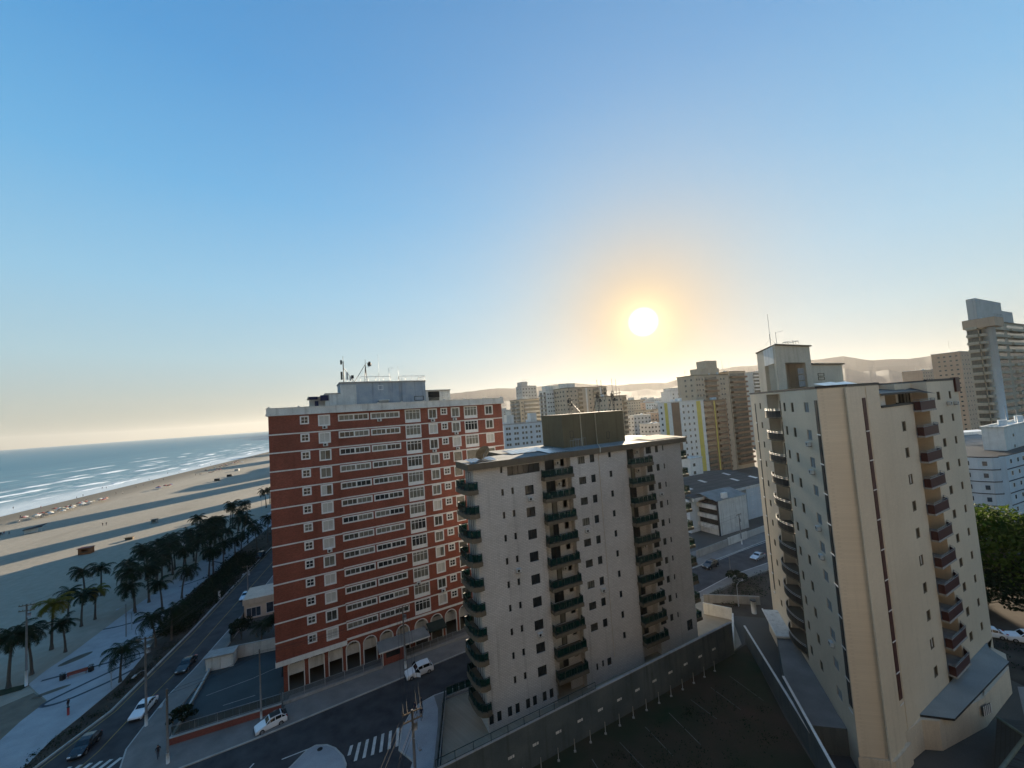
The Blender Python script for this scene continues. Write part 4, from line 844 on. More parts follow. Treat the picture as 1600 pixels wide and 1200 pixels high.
mb = MB(); mb.face([(8.4,-.1,41.2),(20.5,-.1,41.2),(20.5,3.1,41.75),(8.4,3.1,41.75)]); mb.face([(8.4,-.1,41.2),(8.4,-.1,40.95),(20.5,-.1,40.95),(20.5,-.1,41.2)]); mb.face([(20.5,-.1,40.95),(23.2,-.9,40.6),(23.2,1.5,41.6),(20.5,3.1,41.75)]); mb.build('awning', M['black'], TW)
mb = MB(); mb.box(8.3,13.2,1.2,1.3,39.5,40.95); mb.build('screen_wall', M['frame'], TW)
# roof: stair house with its open bay, lift house, loose sheets
st = MB(); ns = (16.0,.6); fs_ = (27.0,.6)
p0, p1 = lp(*fs_), lp(*ns); dx_ = 10.2
q0 = (p1[0]+dx_, p1[1]); q1 = (p1[0]+dx_, p1[1]+8.2)
def wallq(mb, a, b, z0, z1, mi=0): mb.face([(*a,z0),(*b,z0),(*b,z1),(*a,z1)], mi)
pa, pb = lp(22.6,.6), lp(17.2,.6)
wallq(st,p0,pa,TH,49.6); wallq(st,pb,p1,TH,49.6); wallq(st,pa,pb,46.9,49.6,1)
pai, pbi = lp(22.6,1.4), lp(17.2,1.4); wallq(st,pai,pbi,TH,46.9,0); wallq(st,pa,pai,TH,46.9); wallq(st,pb,pbi,TH,46.9)
u0, u1, u2, u3 = p1[0], p1[0]+2.4, p1[0]+8.4, p1[0]+dx_; y0 = p1[1]
for a,b,z0,z1 in ((u0,u1,TH,49.6),(u2,u3,TH,49.6),(u1,u2,46.9,49.6)): st.face([(a,y0,z0),(b,y0,z0),(b,y0,z1),(a,y0,z1)])
st.face([(u1,y0+2.5,TH),(u2,y0+2.5,TH),(u2,y0+2.5,46.9),(u1,y0+2.5,46.9)]); st.face([(u1,y0,TH),(u1,y0+2.5,TH),(u1,y0+2.5,46.9),(u1,y0,46.9)]); st.face([(u2,y0,TH),(u2,y0+2.5,TH),(u2,y0+2.5,46.9),(u2,y0,46.9)]); st.face([(u1,y0,46.9),(u2,y0,46.9),(u2,y0+2.5,46.9),(u1,y0+2.5,46.9)])
wallq(st,q0,q1,TH,49.6); wallq(st,p0,q1,TH,49.6)
st.build('stair_house', [M['creamplain'], M['white']], TW)
mb = MB(); mb.prism([(p0[0]-.3,p0[1]),(p1[0]-.2,p1[1]-.25),(q0[0]+.25,q0[1]-.25),(q1[0]+.25,q1[1]),],49.6,49.8); mb.build('roof', M['taupe'], TW)
mb = MB(); mb.box(u3,u3+11.4,y0+.4,y0+6.5,TH,46.6,0); mb.box(u3+.02,u3+11.7,y0+.1,y0+6.7,46.6,46.82,1); mb.build('lift_house', [M['creamplain'],M['taupe']], TW)
window(TW, u3+2.6, y0+.38, 44.6, 2.0, .5, 'winglass', 2, 1, fr=.06, mat='taupe'); window(TW, u3+2.6, y0+.38, 43.95, 2.0, .5, 'winglass', 2, 1, fr=.06, mat='taupe')
mb = MB()
for i in range(4):
    for j in range(3): mb.box(u2-1.9+i*.47,u2-1.5+i*.47,y0+.3,y0+.4,43.0+j*1.05,43.9+j*1.05)
mb.build('block_screen', M['concrete'], TW)
mb = MB()
for (a,b) in ((4.5,3.4),(7.5,4.4),(10.5,4.2)):
    mb.face([(a,b,TH+.25),(a+3.6,b-.6,TH+.25),(a+4.2,b+1.6,TH+.9),(a+.4,b+2.0,TH+.75)])
mb.build('roof_sheet', M['metalroof'], TW)
tm = lambda x, y: tuple((TWM @ Vector((x,y,0)))[:2])
o = thing('aerial_mast', 'tall thin mast on the stair house of the cream tower', 'antenna', (*tm(u0+.9,y0+1),49.8), 0, 'aerials on the cream tower'); mb = MB(); mb.tube((0,0,0),(0,0,1.8),.05,5); mb.tube((0,0,1.6),(0,0,5.0),.03,5); mb.tube((0,0,1.2),(-.9,0,0),.015,4); mb.tube((0,0,1.2),(.9,0,0),.015,4); mb.build('mast', M['steel'], o)
o = thing('television_aerial', 'bent television aerial beside the mast on the cream tower', 'antenna', (*tm(u0+2.6,y0+1),49.8), rza(62.4), 'aerials on the cream tower'); mb = MB(); mb.tube((0,0,0),(0,0,2.2),.03,5); mb.tube((-.3,0,2.1),(2.2,0,2.5),.02,4); mb.build('mast', M['steel'], o)
o = thing('roof_railing', 'small railing cage at the top corner of the cream tower stair house', 'railing', (*tm(u3-2.0,y0+1),49.8), rza(62.4)); mb = MB(); railing(mb, [(-.9,0),(.9,0),(.9,1.5),(-.9,1.5),(-.9,0)], 0, .9, .9, .03); mb.build('railing', M['steel'], o)
# podium, low roofs and walls at its foot
mb = MB(); wp = lambda pts: [tuple((TWM.inverted() @ Vector((x,y,0)))[:2]) for x,y in pts]
pod = wp([(44.7,46.9),(46.4,46.6),(54.8,49.3),(64.0,54.0),(66.9,56.6),(66.9,60)]); mb.prism([(4.0,-.02),*pod,(35.7,.02)],0,3.3,0); mb.build('podium', M['creamplain'], TW)
rf = wp([(44.6,47.4),(48.0,46.4),(65.0,54.7),(65.9,57.6)]); mb = MB(); mb.prism([*rf,(33,-.03),(13.6,-.03)],3.3,3.55,1,top=0); mb.build('podium_roof', [pm('pale_grey_deck',(.25,.28,.28),.8,.12,.3),M['black']], TW)
mb = MB(); pod2 = wp([(33.3,46.6),(36.0,44.0),(36.4,44.6)]); mb.prism([(-2.5,1.9),(.0,-.35),(4.3,-.3),(4.3,.0),(-.02,.02)],0,2.2); mb.build('plinth', M['creamplain'], TW)
gp = wp([(55.3,49.9)])[0]
o = thing('grilled_window', 'small barred window in the podium wall of the cream tower', 'window', (54.0,48.85,1.6), math.atan2(2.7,8.4)); mb = MB(); mb.box(0,1.7,-.06,.02,0,1.1); mb.build('pane', M['winglass'], o); mb = MB()
for k in range(5): mb.box(.1+k*.36,.2+k*.36,-.12,-.06,0,1.1)
mb.build('bars', M['frame'], o)
gd = thing('garage_deck', 'grey garage roof deck beside the cream tower with white capped parapet', 'building', (0,0,0))
mb = MB(); mb.prism([(34.1,54.3),(32.1,47.6),(36.0,46.7),(36.6,48.9),(38.3,53.2),(42.4,64.4),(40.2,65)],0,3.0,1,top=0); mb.build('deck', [pm('grey_deck',(.17,.175,.17),.85,.2,.3),M['greywall']], gd)
mb = MB(); P, Q_ = Vector((33.9,54.3)), Vector((28.9,38.2)); d = (Q_-P).normalized(); n = Vector((-d.y,d.x))*.1
mb.prism([tuple(P-n),tuple(Q_-n),tuple(Q_+n),tuple(P+n)],0,3.95,0); mb.build('parapet', M['greywall'], gd)
mb = MB(); n = n*1.4; mb.prism([tuple(P-n),tuple(Q_-n),tuple(Q_+n),tuple(P+n)],3.95,4.05); mb.build('coping', M['white'], gd)
flat('driveway', [(29.5,40),(32.2,47.5),(36.0,46.6),(35.2,43.6),(34,38)], .01, M['asphalt'])
o, L_ = wallseg('dark green side wall with white coping beside the vacant lot', (36.9,68.2), (31.2,45.2), 2.9, .2, 'greywall', 'white')
cnp = thing('flat_canopy', 'pale flat canopy roof with white rim behind the cream tower side wall', 'canopy', (0,0,0)); mb = MB(); mb.prism([(42.6,72.2),(39.6,64.0),(42.0,63.4),(45.2,71.6)],3.1,3.3,0); mb.build('roof', M['offwhite'], cnp)
mb = MB(); edge(mb, [(42.6,72.2),(39.6,64.0),(42.0,63.4)], 3.3, 3.5, .1, .1); mb.build('rim', M['white'], cnp)
mb = MB(); mb.prism([(43,71.4),(40.4,64.4),(42,64),(44.8,71)],0,3.1); mb.build('wall', M['creamplain'], cnp)
wallseg('grey low wall along the back of the bush covered plot', (36.8,82.6), (47,80.2), 1.6, .25, 'concrete'); 
o = thing('concrete_pillar', 'short white gate pillar behind the pale flat canopy', 'pillar', (43.9,77.2,0)); mb = MB(); mb.tube((0,0,0),(0,0,2.4),.42,10); mb.build('shaft', M['offwhite'], o); mb = MB(); mb.tube((0,0,2.4),(0,0,2.55),.55,10); mb.build('cap', M['black'], o)
# neighbour's dark hipped roof at the lower right
o = thing('neighbour_house', 'low house with dark hip roof and pale green ridges below the cream tower podium', 'house', (0,0,0))
ap = (47.8,44.2,3.2); mb = MB()
A_, B_, C_, D_ = (45.0,40.6,2.4),(54.2,47.6,2.4),(62.5,44.5,2.4),(56,34,2.4); E_, F_ = (51.0,42.4,4.6),(57,41.0,4.6)
mb.face([A_,E_,B_]); mb.face([B_,E_,F_,C_]); mb.face([C_,F_,D_]); mb.face([D_,F_,E_,A_]); mb.build('roof', tiled('dark_roof_tile',(.035,.045,.045),(.02,.02,.02),.4,.35,.03,streak=.3), o)
mb = MB()
for p, q in ((A_,E_),(B_,E_),(E_,F_),(F_,C_),(F_,D_)): mb.tube(p, q, .17, 5)
mb.build('ridge', pm('pale_green_ridge',(.11,.15,.13),.8,.2,1), o)
mb = MB(); mb.prism([(46.0,40.8),(54.2,47.0),(61.8,44.4),(55.8,35)],0,2.45); mb.build('wall', M['creamplain'], o)
flat('concrete_yard', [(57.5,47.5),(66,55),(72,54),(66,45)], .03, pm('pale_concrete_yard',(.28,.265,.245),.85,.12,.3))

# ------------------------------------------------------------------ town behind
def town(name, label, O, az_, w_, dep, h, mat, nfl=None, fh=3.0, cols=(), lcols=(), bands=(), lbands=(), stripes=(), top=(), z0=1.2, wmat='winglass', ww=1.2, wh=1.1, bandmat='concrete', lstripes=(), group='town blocks far behind', cat='building', y_off=0, detail=True):
    o = thing(name, label, cat, (O[0],O[1],0), rza(az_), group)
    mb = MB(); mb.box(0,w_,0,dep,-.2,h); mb.build('wall', M[mat], o)
    mb = MB(); mb.box(-.2,w_+.2,-.2,0.3,h,h+.5); mb.box(-.2,w_+.2,dep-.3,dep+.2,h,h+.5); mb.box(-.2,.3,.3,dep-.3,h,h+.5); mb.box(w_-.3,w_+.2,.3,dep-.3,h,h+.5); mb.build('parapet', M['offwhite' if mat in ('white','offwhite') else 'taupe' if mat in ('beige','brown') else 'concrete'], o)
    for (a,b,c,d,e,f,mm) in top: mb = MB(); mb.box(a,b,c,d,h+e,h+f); mb.build('roof_house', M[mm], o)
    for (a,b,mm) in stripes: mb = MB(); mb.box(a,b,-.08,.02,0,h-.1); mb.build('wall_stripe', M[mm], o)
    for (a,b,mm) in lstripes: mb = MB(); mb.box(-.08,.02,a,b,0,h-.1); mb.build('wall_stripe', M[mm], o)
    nfl = nfl or int((h-z0)/fh); key = (round(ww,2),round(wh,2),wmat)
    if key not in _wc:
        mb = MB(); mb.box(-.07,ww+.07,-.05,.02,-.07,0,0); mb.box(-.07,ww+.07,-.05,.02,wh,wh+.07,0); mb.box(-.07,0,-.05,.02,0,wh,0); mb.box(ww,ww+.07,-.05,.02,0,wh,0); mb.face([(0,-.02,0),(ww,-.02,0),(ww,-.02,wh),(0,-.02,wh)],1); _wc[key] = mb.mesh('window', [M['concrete'],M[wmat]])
    pos = []
    for k in range(nfl):
        z = h-.9-fh*(k+.62)
        if z < .3: break
        pos += [((u,-.0,z),0.0) for u in cols]; pos += [((0,v,z),-math.pi/2) for v in lcols]
        if k == nfl-1: pass
    for i, (p, rz) in enumerate(pos[:100]): put('window', _wc[key], o, p, rz)
    if len(pos) > 100:
        mb = MB()
        for p, rz in pos[100:]:
            if rz == 0: mb.face([(p[0],-.02,p[2]),(p[0]+ww,-.02,p[2]),(p[0]+ww,-.02,p[2]+wh),(p[0],-.02,p[2]+wh)])
            else: mb.face([(-.02,p[1],p[2]),(-.02,p[1]-ww,p[2]),(-.02,p[1]-ww,p[2]+wh),(-.02,p[1],p[2]+wh)])
        tag(mb.build('window', M[wmat], o), kind='stuff')
    rr = random.Random(int(O[0]*7+O[1]))
    for q in range(rr.randint(2,4)):
        x, y = rr.uniform(.1,.85)*w_, rr.uniform(.1,.8)*dep; mb = MB()
        if rr.random() < .5: mb.prism(blob((x,y),.9,.9,0,10),h,h+rr.uniform(1.2,2.0)); mb.build('water_tank', M['paleblue'], o)
        else: mb.tube((x,y,h),(x,y,h+rr.uniform(4,9)),.06,4); mb.tube((x-.6,y,h+3.2),(x+.6,y,h+3.4),.04,4); mb.build('aerial', M['steel'], o)
    for (a,b,pr) in bands:                # balcony stacks: slab and front by floor, dark gap above
        a_ = MB(); a_.box(a,b,-pr,0,-.15,.95); bm_ = a_.mesh('balcony', M[bandmat]); g_ = MB(); g_.face([(a+.15,-.03,.95),(b-.15,-.03,.95),(b-.15,-.03,2.75),(a+.15,-.03,2.75)]); gm_ = g_.mesh('balcony_opening', M['halfdark'])
        for k in range(nfl):
            z = h-.5-fh*(k+1)
            if z < .3: break
            bo = put('balcony', bm_, o, (0,0,z)); put('balcony_opening', gm_, bo)
    for (a,b,pr) in lbands:
        a_ = MB(); a_.box(-pr,0,a,b,-.15,.95); bm_ = a_.mesh('balcony', M[bandmat]); g_ = MB(); g_.face([(-.03,a+.15,.95),(-.03,b-.15,.95),(-.03,b-.15,2.75),(-.03,a+.15,2.75)]); gm_ = g_.mesh('balcony_opening', M['halfdark'])
        for k in range(nfl):
            z = h-.5-fh*(k+1)
            if z < .3: break
            bo = put('balcony', bm_, o, (0,0,z)); put('balcony_opening', gm_, bo)
    return o
M['beige'] = pm('beige_render', (.44,.37,.28), .8, .10, .3, streak=.35)
M['brown'] = pm('brown_tile', (.21,.125,.075), .7, .12, .3, streak=.3)
M['paleblue'] = pm('pale_blue_white_paint', (.56,.62,.66), .7, .08, .2, streak=.3)
M['yellowpaint'] = pm('yellow_paint', (.62,.50,.10), .7, .10, .5)
M['pink'] = pm('pink_beige_render', (.52,.36,.25), .8, .08, .2, streak=.3)
M['greyblock'] = pm('grey_white_render', (.46,.46,.44), .8, .10, .2, streak=.4)
M['navyband'] = pm('dark_blue_band', (.02,.028,.05), .7, .15, 1)
fr = lambda n_, a, b: [a+(b-a)*k/(n_-1) for k in range(n_)]
town('apartment_block','grey stepped block with narrow taller core, left of the white block',(8.4,330),64,14.5,11.2,64,'greyblock',cols=fr(5,1,12.3),lcols=(3,6,9),top=((.5,6.5,1,9,.5,4.2,'greyblock'),))
town('apartment_block','beige block with rows of rounded balconies before the grey stepped block',(5.3,288),64,17.3,17,51.3,'beige',cols=(1,),bands=((3,16.5,1.4),),lbands=((1,7,1.3),(9,15,1.3)),lcols=(8.6,),top=((2,9,3,9,.5,2.6,'offwhite'),))
town('apartment_block','white block with small window rows and a balcony stack down its left side',(23.8,270),64,15,10,55.7,'white',cols=(1,3,5,8.2,11.5),lbands=((.6,4,1.2),(5.5,9,1.2)),ww=.9,wh=.8,top=((.8,6,2,7,.5,3.8,'offwhite'),(7,13.5,2,7,.5,3.8,'offwhite')))
town('apartment_block','wide beige block with two pale vertical stripes and a roof stair house',(35.6,260),64,35.8,14,56,'beige',lcols=(2.5,6,9.5,12.5),cols=(1.5,4.5,8,20.2,31),bands=((10.5,14.5,.9),(23.5,29,.9),(32.6,35.5,.9)),stripes=((17.2,18.4,'white'),(30,31,'white')) ,bandmat='beige',top=((.5,10,2,8,.5,3.6,'offwhite'),))
town('apartment_block','lower beige block at the right end of the wide striped block',(57.5,235),64,15.5,12,47.8,'beige',lcols=(3,6,9.5),cols=(1.2,4.2,7.2,10.2),bands=((12,15.6,1.5),),bandmat='beige')
town('apartment_block','pale blue and white block with dark window columns directly behind the pale tiled roof',(-6,215),64,35.9,12,35.4,'paleblue',cols=(1.2,2.8,6.2,7.8,11.2,13.4,16.5,20.3,22,30.5,32.8),stripes=((24.6,28.8,'greyblock'),),wmat='halfdark',ww=1.2,wh=1.3,top=((3.5,8,3,7,.5,5.5,'offwhite'),(19,23,3,7,.5,5.8,'offwhite')))
town('apartment_block','far pale block between the red brick roof and the stepped block',(-13,500),64,12,20,46,'greyblock',cols=fr(3,1,9),top=((2,6,3,9,.5,3,'greyblock'),))
town('apartment_block','second far pale block low behind the red brick roof edge',(-2,430),64,10,16,43.5,'offwhite',cols=fr(3,1,8))
town('apartment_block','hazy beige block directly right of the lattice masts',(126,420),64,17,20,45.6,'beige',cols=fr(5,1,15),lcols=fr(5,2,18))
town('apartment_block','hazy pale block in the gap under the sun with a flat roof box',(135,450),64,26,20,46.8,'beige',cols=fr(8,1,24),top=((8,12,3,9,.5,3.5,'offwhite'),))
town('apartment_block','hazy pale wide block in the gap under the sun, behind the yellow striped one',(177,520),64,33,22,47.5,'offwhite',cols=fr(9,1,31),lcols=fr(5,2,20),top=((3,9,3,9,.5,3,'offwhite'),(17,22,3,9,.5,2.4,'offwhite')))
town('apartment_block','hazy low cream block in the gap under the sun, nearest of the hazy ones',(128,330),64,22,18,34,'beige',cols=fr(7,1,20),bands=((9,13,1),),lcols=fr(5,2,17),wmat='halfdark')
town('apartment_block','white block with a yellow window stripe and square windows',(82.5,190),64,16.6,14.4,41.6,'white',cols=(1.2,4.6,8.0,11.6,13.3),stripes=((11.2,14.3,'yellowpaint'),),lstripes=((.8,5.6,'brown'),(8.2,10.2,'yellowpaint')),lcols=(2.4,5,9.8,12.8),ww=1.0,wh=1.1)
town('apartment_block','dark brown block with one thin yellow vertical line',(98.6,200.5),64,18.5,10,41.1,'brown',cols=(1.0,3.6,11.2,14.6),stripes=((8.4,9.3,'yellowpaint'),),wmat='curtain',ww=1.3,wh=.8,bands=((.4,7.4,.7),(10.4,17.6,.7)),bandmat='brown')
town('apartment_tower','tall stepped beige and brown tower with balcony bands right of the yellow striped block',(102.6,215),64,28.9,12,55.6,'beige',cols=(1,3,5.6,21.5,24),bands=((7.8,18.4,1.2),),lcols=(3,7),bandmat='brown',top=((8,24,2,9,.5,4.4,'beige'),(14,24,3,9,4.4,9,'beige')))
town('apartment_tower','brown balcony front joined to the right of the tall stepped beige tower',(128.8,227.5),64,15.5,12,57.2,'beige',bands=((.6,14.8,1.8),),bandmat='brown',cols=(7,))
town('apartment_tower','grey white tower with projecting balcony ends right of the brown balcony front',(207,330),64,14,14,62.6,'greyblock',bands=((1,15.2,1.4),),bandmat='offwhite')
town('apartment_block','white flat topped block behind the yellow striped block',(123.6,300),64,27.5,10,49.9,'white',cols=fr(5,2,24),wmat='halfdark',top=((1,12,1,8,.5,3,'offwhite'),))
town('house','low white house by the foot of the yellow striped block',(66.7,150),64,6.8,5,19.2,'white',cols=(1.5,),wmat='halfdark')
town('residential_tower','tallest tower at the right edge with a thick pale round column and balcony floors',(190.9,155),64,60,3.4,66.5,'beige',cols=(),bands=((-.6,2.4,1.5),(6.9,30,1.6),(34,58,1.6)),lbands=((.2,3.3,1.6),),bandmat='beige',fh=3.1,top=((3,34,.6,3.2,.5,9.5,'greyblock'),(34,50,.9,3.2,.5,6,'greyblock')))
o = bpy.context.scene.objects['residential_tower']
mb = MB(); mb.tube((4.6,-1.2,0),(4.6,-1.2,63.2),2.0,20); mb.build('column', M['paleblue'], o); mb = MB(); mb.box(-1.4,9.4,-4.6,4,63.2,66.8); mb.build('crown_beam', M['pink'], o); mb = MB(); railing(mb, [(-1.2,-4.4),(9.2,-4.4)], 66.8, 1.2, 1.6, .05); mb.build('roof_railing', M['steel'], o)
town('apartment_block','pink beige block with tiny windows left of the tallest right edge tower',(293.6,250),64,34,13.5,61.4,'pink',cols=(2,7,12,17),lcols=(2.5,5.2,8,10.6),ww=1.0,wh=.9,stripes=((20,33.9,'paleblue'),),bands=((22,33,1.2),),bandmat='offwhite')
town('apartment_block','far pale pink block behind the right roof edge of the cream tower',(374.4,350),64,48,14,54.6,'pink',cols=fr(9,2,44),bands=((24,36,1),),bandmat='pink')
town('apartment_block','small far white block behind the lift house of the cream tower',(205,300),64,8,10,62,'paleblue',cols=(1,3.4,5.8),wmat='halfdark')
town('house','white rooftop room with two small windows over the dark roofs at right',(132.1,105),64,28,4,28.6,'white',cols=(6.5,),z0=22,nfl=2,wmat='winglass',ww=.9,wh=.7)
# round fronted white block with dark blue floor bands
o = thing('apartment_block', 'white block with a rounded end and dark blue floor bands at the right edge', 'building', (0,0,0), 0, 'town blocks far behind')
def arcpts(n_=12):
    c0 = Vector((121.5,100.2)); P = [Vector((114.6,106.5)), Vector((115.8,102.4)), Vector((117.4,99.6)), Vector((119.2,98.2)), Vector((120.9,97.9)), Vector((122.4,99.2))]
    return [tuple(p) for p in P]
ap_ = arcpts(); base_ = ap_+[(124.0,99.0),(146,108.0),(141,122),(118,112)]
mb = MB(); mb.prism(base_,0,22.3); mb.build('wall', M['paleblue'], o)
for k in range(7):
    mb = MB(); edge(mb, ap_, 19.2-3.0*k, 19.42-3.0*k, .10, .02); edge(mb, [(124.0,99.0),(146,108.0)], 18.9-3.0*k, 19.12-3.0*k, .10, .02); mb.build('floor_band', M['navyband'], o)
d_ = Vector((22,9)).normalized()
for k in range(6):
    for j, q in enumerate((2.0,6.2,9.5,14,18)):
        put('window', win_mesh(1.2,1.2,2,1,.08,.05,.04,.04), o, (124.0+d_.x*q,99.0+d_.y*q-.03,20.2-3*k), math.atan2(d_.y,d_.x)); 
        mbp = pane_mesh(1.2,1.2,'halfdark' if (k+j)%3 else 'winglass',-.01); put('pane', mbp, o, (124.0+d_.x*q,99.0+d_.y*q-.03,20.2-3*k), math.atan2(d_.y,d_.x))
    put('pane', pane_mesh(.8,1.1,'winglass',-.03), o, (116.3,101.5,20.3-3*k), math.atan2(-2.8,1.6)); put('pane', pane_mesh(.8,1.1,'blueglass',-.03), o, (118.0,99.1,20.3-3*k), math.atan2(-1.4,1.8))
mb = MB(); mb.prism([(x,y) for x,y in base_],22.3,22.55); mb.build('roof', M['black'], o)
o = thing('low_roof', 'dark corrugated roofs with a bluish flat strip behind the rounded white block', 'roof', (0,0,0))
mb = MB(); mb.face([(112,113,22.2),(150,116,22.2),(156,132,24.2),(113,127,24.2)]); mb.build('roof', M['roofgrey'], o); mb = MB(); mb.prism([(112,127.5),(160,131),(162,136),(112,134)],23.6,24.9); mb.build('roof', M['paleblue'], o); mb = MB(); mb.prism([(113.5,114),(149,117),(155,132),(114,127)],0,22); mb.build('wall', M['concrete'], o)
# four storey white block with recessed galleries and its long low roofed neighbour
o = thing('apartment_block', 'four storey white block with dark recessed galleries across the back street', 'building', (60.7,120.3,0), rza(64))
mb = MB(); mb.box(0,13.8,0,11,0,10.6); mb.build('wall', M['offwhite'], o)
for k in range(3):
    z = 1.0+3.05*k+.9
    mb = MB(); mb.box(-.95,0,.2,8.6,z,z+1.15); mb.build('gallery', M['offwhite'], o); mb = MB(); mb.face([(-.03,.2,z+1.15),(-.03,8.6,z+1.15),(-.03,8.6,z+2.7),(-.03,.2,z+2.7)]); mb.build('gallery_opening', M['void'], o)
    put('window', win_mesh(1.1,1.2,2,1,.08,.05,.04,.04,'black'), o, (-.05,4.2,z+1.3), -math.pi/2); put('window', win_mesh(1.1,1.2,2,1,.08,.05,.04,.04,'black'), o, (-.05,7.6,z+1.3), -math.pi/2)
mb = MB(); mb.box(-.5,.0,-.15,.15,0,10.7); mb.build('corner_post', M['black'], o)
for k,(x,z) in enumerate(((8.6,9.3),(6.6,7.9),(8.8,6.6),(7.2,5.1),(9.0,4.0),(7.6,1.6),(9.0,1.6))): window(o, x, -.02, z, 1.0, .7, 'winglass', 2, 1, fr=.05, proud=.02, deep=.02)
mb = MB(); mb.face([(-1,-.4,10.6),(13.9,-.4,10.6),(13.9,5.5,12.2),(-1,5.5,12.2)]); mb.face([(-1,11.4,10.6),(13.9,11.4,10.6),(13.9,5.5,12.2),(-1,5.5,12.2)]); mb.face([(13.9,-.4,10.6),(13.9,11.4,10.6),(13.9,5.5,12.2)]); mb.build('roof', M['roofgrey'], o)
mb = MB(); mb.box(2.5,4.5,-.3,.6,11.0,12.6); mb.build('dormer', M['white'], o)
o = thing('row_building', 'long low pale building under a dark roof with bright skylights behind the four storey block', 'building', (77.9,134.1,0), rza(64))
mb = MB(); mb.box(0,14,0,30,0,10.4); mb.box(-26,0,2.0,30,0,10.4); mb.build('wall', M['paleblue'], o)
mb = MB(); mb.box(-26.5,14.3,-.4,.2,10.4,11.3); mb.build('fascia', M['offwhite'], o)
mb = MB(); mb.face([(-26.5,-.4,11.3),(14.4,-.4,11.3),(14.4,16,13.6),(-26.5,16,13.6)]); mb.face([(-26.5,32,11.0),(14.4,32,11.0),(14.4,16,13.6),(-26.5,16,13.6)]); mb.build('roof', tiled('dark_fibre_roof',(.06,.058,.052),(.035,.035,.032),1.1,.35,.06,streak=.6,var=.25), o)
for x, y in ((-20,6),(-9,9),(3,5),(7,11),(12,4)): mb = MB(); z = 11.36+y*.14; mb.face([(x,y,z),(x+1.6,y,z),(x+1.6,y+3,z+.42),(x,y+3,z+.42)]); mb.build('skylight', M['metalroof'], o)
for x in (2,6.5,11):
    for z in (1.6,4.7,7.8): window(o, x, -.02, z, 1.5, 1.3, 'halfdark', 2, 1, fr=.07, proud=.03, deep=.03)
wallseg('white street wall with a dark gate panel before the four storey block', (58.5,112.2), (66.5,116.6), 2.2, .2, 'offwhite'); wallseg('dark street wall left of the four storey block', (46,105), (58.3,112.0), 2.0, .2, 'concrete'); wallseg('long grey wall with painted dark letters band beyond the street pole', (66.8,117), (86,127.5), 1.9, .2, 'greyblock')
rg = random.Random(31)
for i in range(18):
    a_ = rg.uniform(15.5,24.5) if i < 11 else rg.uniform(0,14); D_ = rg.uniform(360,900) if i < 11 else rg.uniform(420,900)
    hh = 42+D_*rg.uniform(-.022,.012)
    town('apartment_block','pale hazy apartment block far off in the glow under the sun' if i < 11 else 'pale far block low in the haze behind the stepped and white blocks',(D_*math.tan(R(a_)),D_),64,rg.uniform(14,28),rg.uniform(10,16),max(24,hh),rg.choice(('offwhite','beige','greyblock','white','pink')),cols=fr(rg.randint(4,6),1,12),lcols=fr(3,2,8),bands=((9,12,1),) if i%3 == 0 else (),group='hazy far blocks under the sun' if i < 11 else 'hazy far blocks left of the sun')
for i,(a_,D_,hh,w_) in enumerate([(17.2,300,33,18),(18.6,340,36,20),(19.4,275,27,16),(20.4,310,34,18),(21.3,360,39,20),(22.2,285,31,16),(23.0,330,37,18),(20.0,400,42,22),(18.0,430,43,24),(22.6,420,43,22),(24.2,300,38,14)]):
    town('apartment_block','pale mid rise block packed between the lattice masts and the yellow striped block',(D_*math.tan(R(a_)),D_),64,w_,11,hh,('offwhite','beige','white','pink','greyblock')[i%5],cols=fr(5,1,w_-2),lcols=fr(3,2,9),ww=1.3,wmat='halfdark',bands=((w_*.4,w_*.62,1),) if i%2 else (),group='mid rise blocks packed under the sun')
# beachfront row beyond the red block: it shades the sand
for i, (x, y, w_, dep, h) in enumerate([(-47,113,14,16,33),(-62,118,14,14,33),(-78,133,16,20,38),(-84,152,18,20,40),(-90,174,20,20,42),(-97,198,22,20,44),(-106,226,24,20,46),(-115,255,24,22,47),(-138,309,12,16,50),(-170,425,22,18,66),(-185,490,20,34,43),(-197,532,20,34,41),(-209,574,20,34,39),(-221,616,20,44,37),(-262,720,40,20,60),(-330,930,50,20,70)]):
    o = town('beachfront_tower','pale beachfront tower beyond the red brick block whose shadow falls across the sand',(x,y),73,w_,dep,h,('white','beige','paleblue','greyblock')[i%4],lbands=((2,dep-2,1.2),),group='beachfront towers beyond the red brick block')
    pass
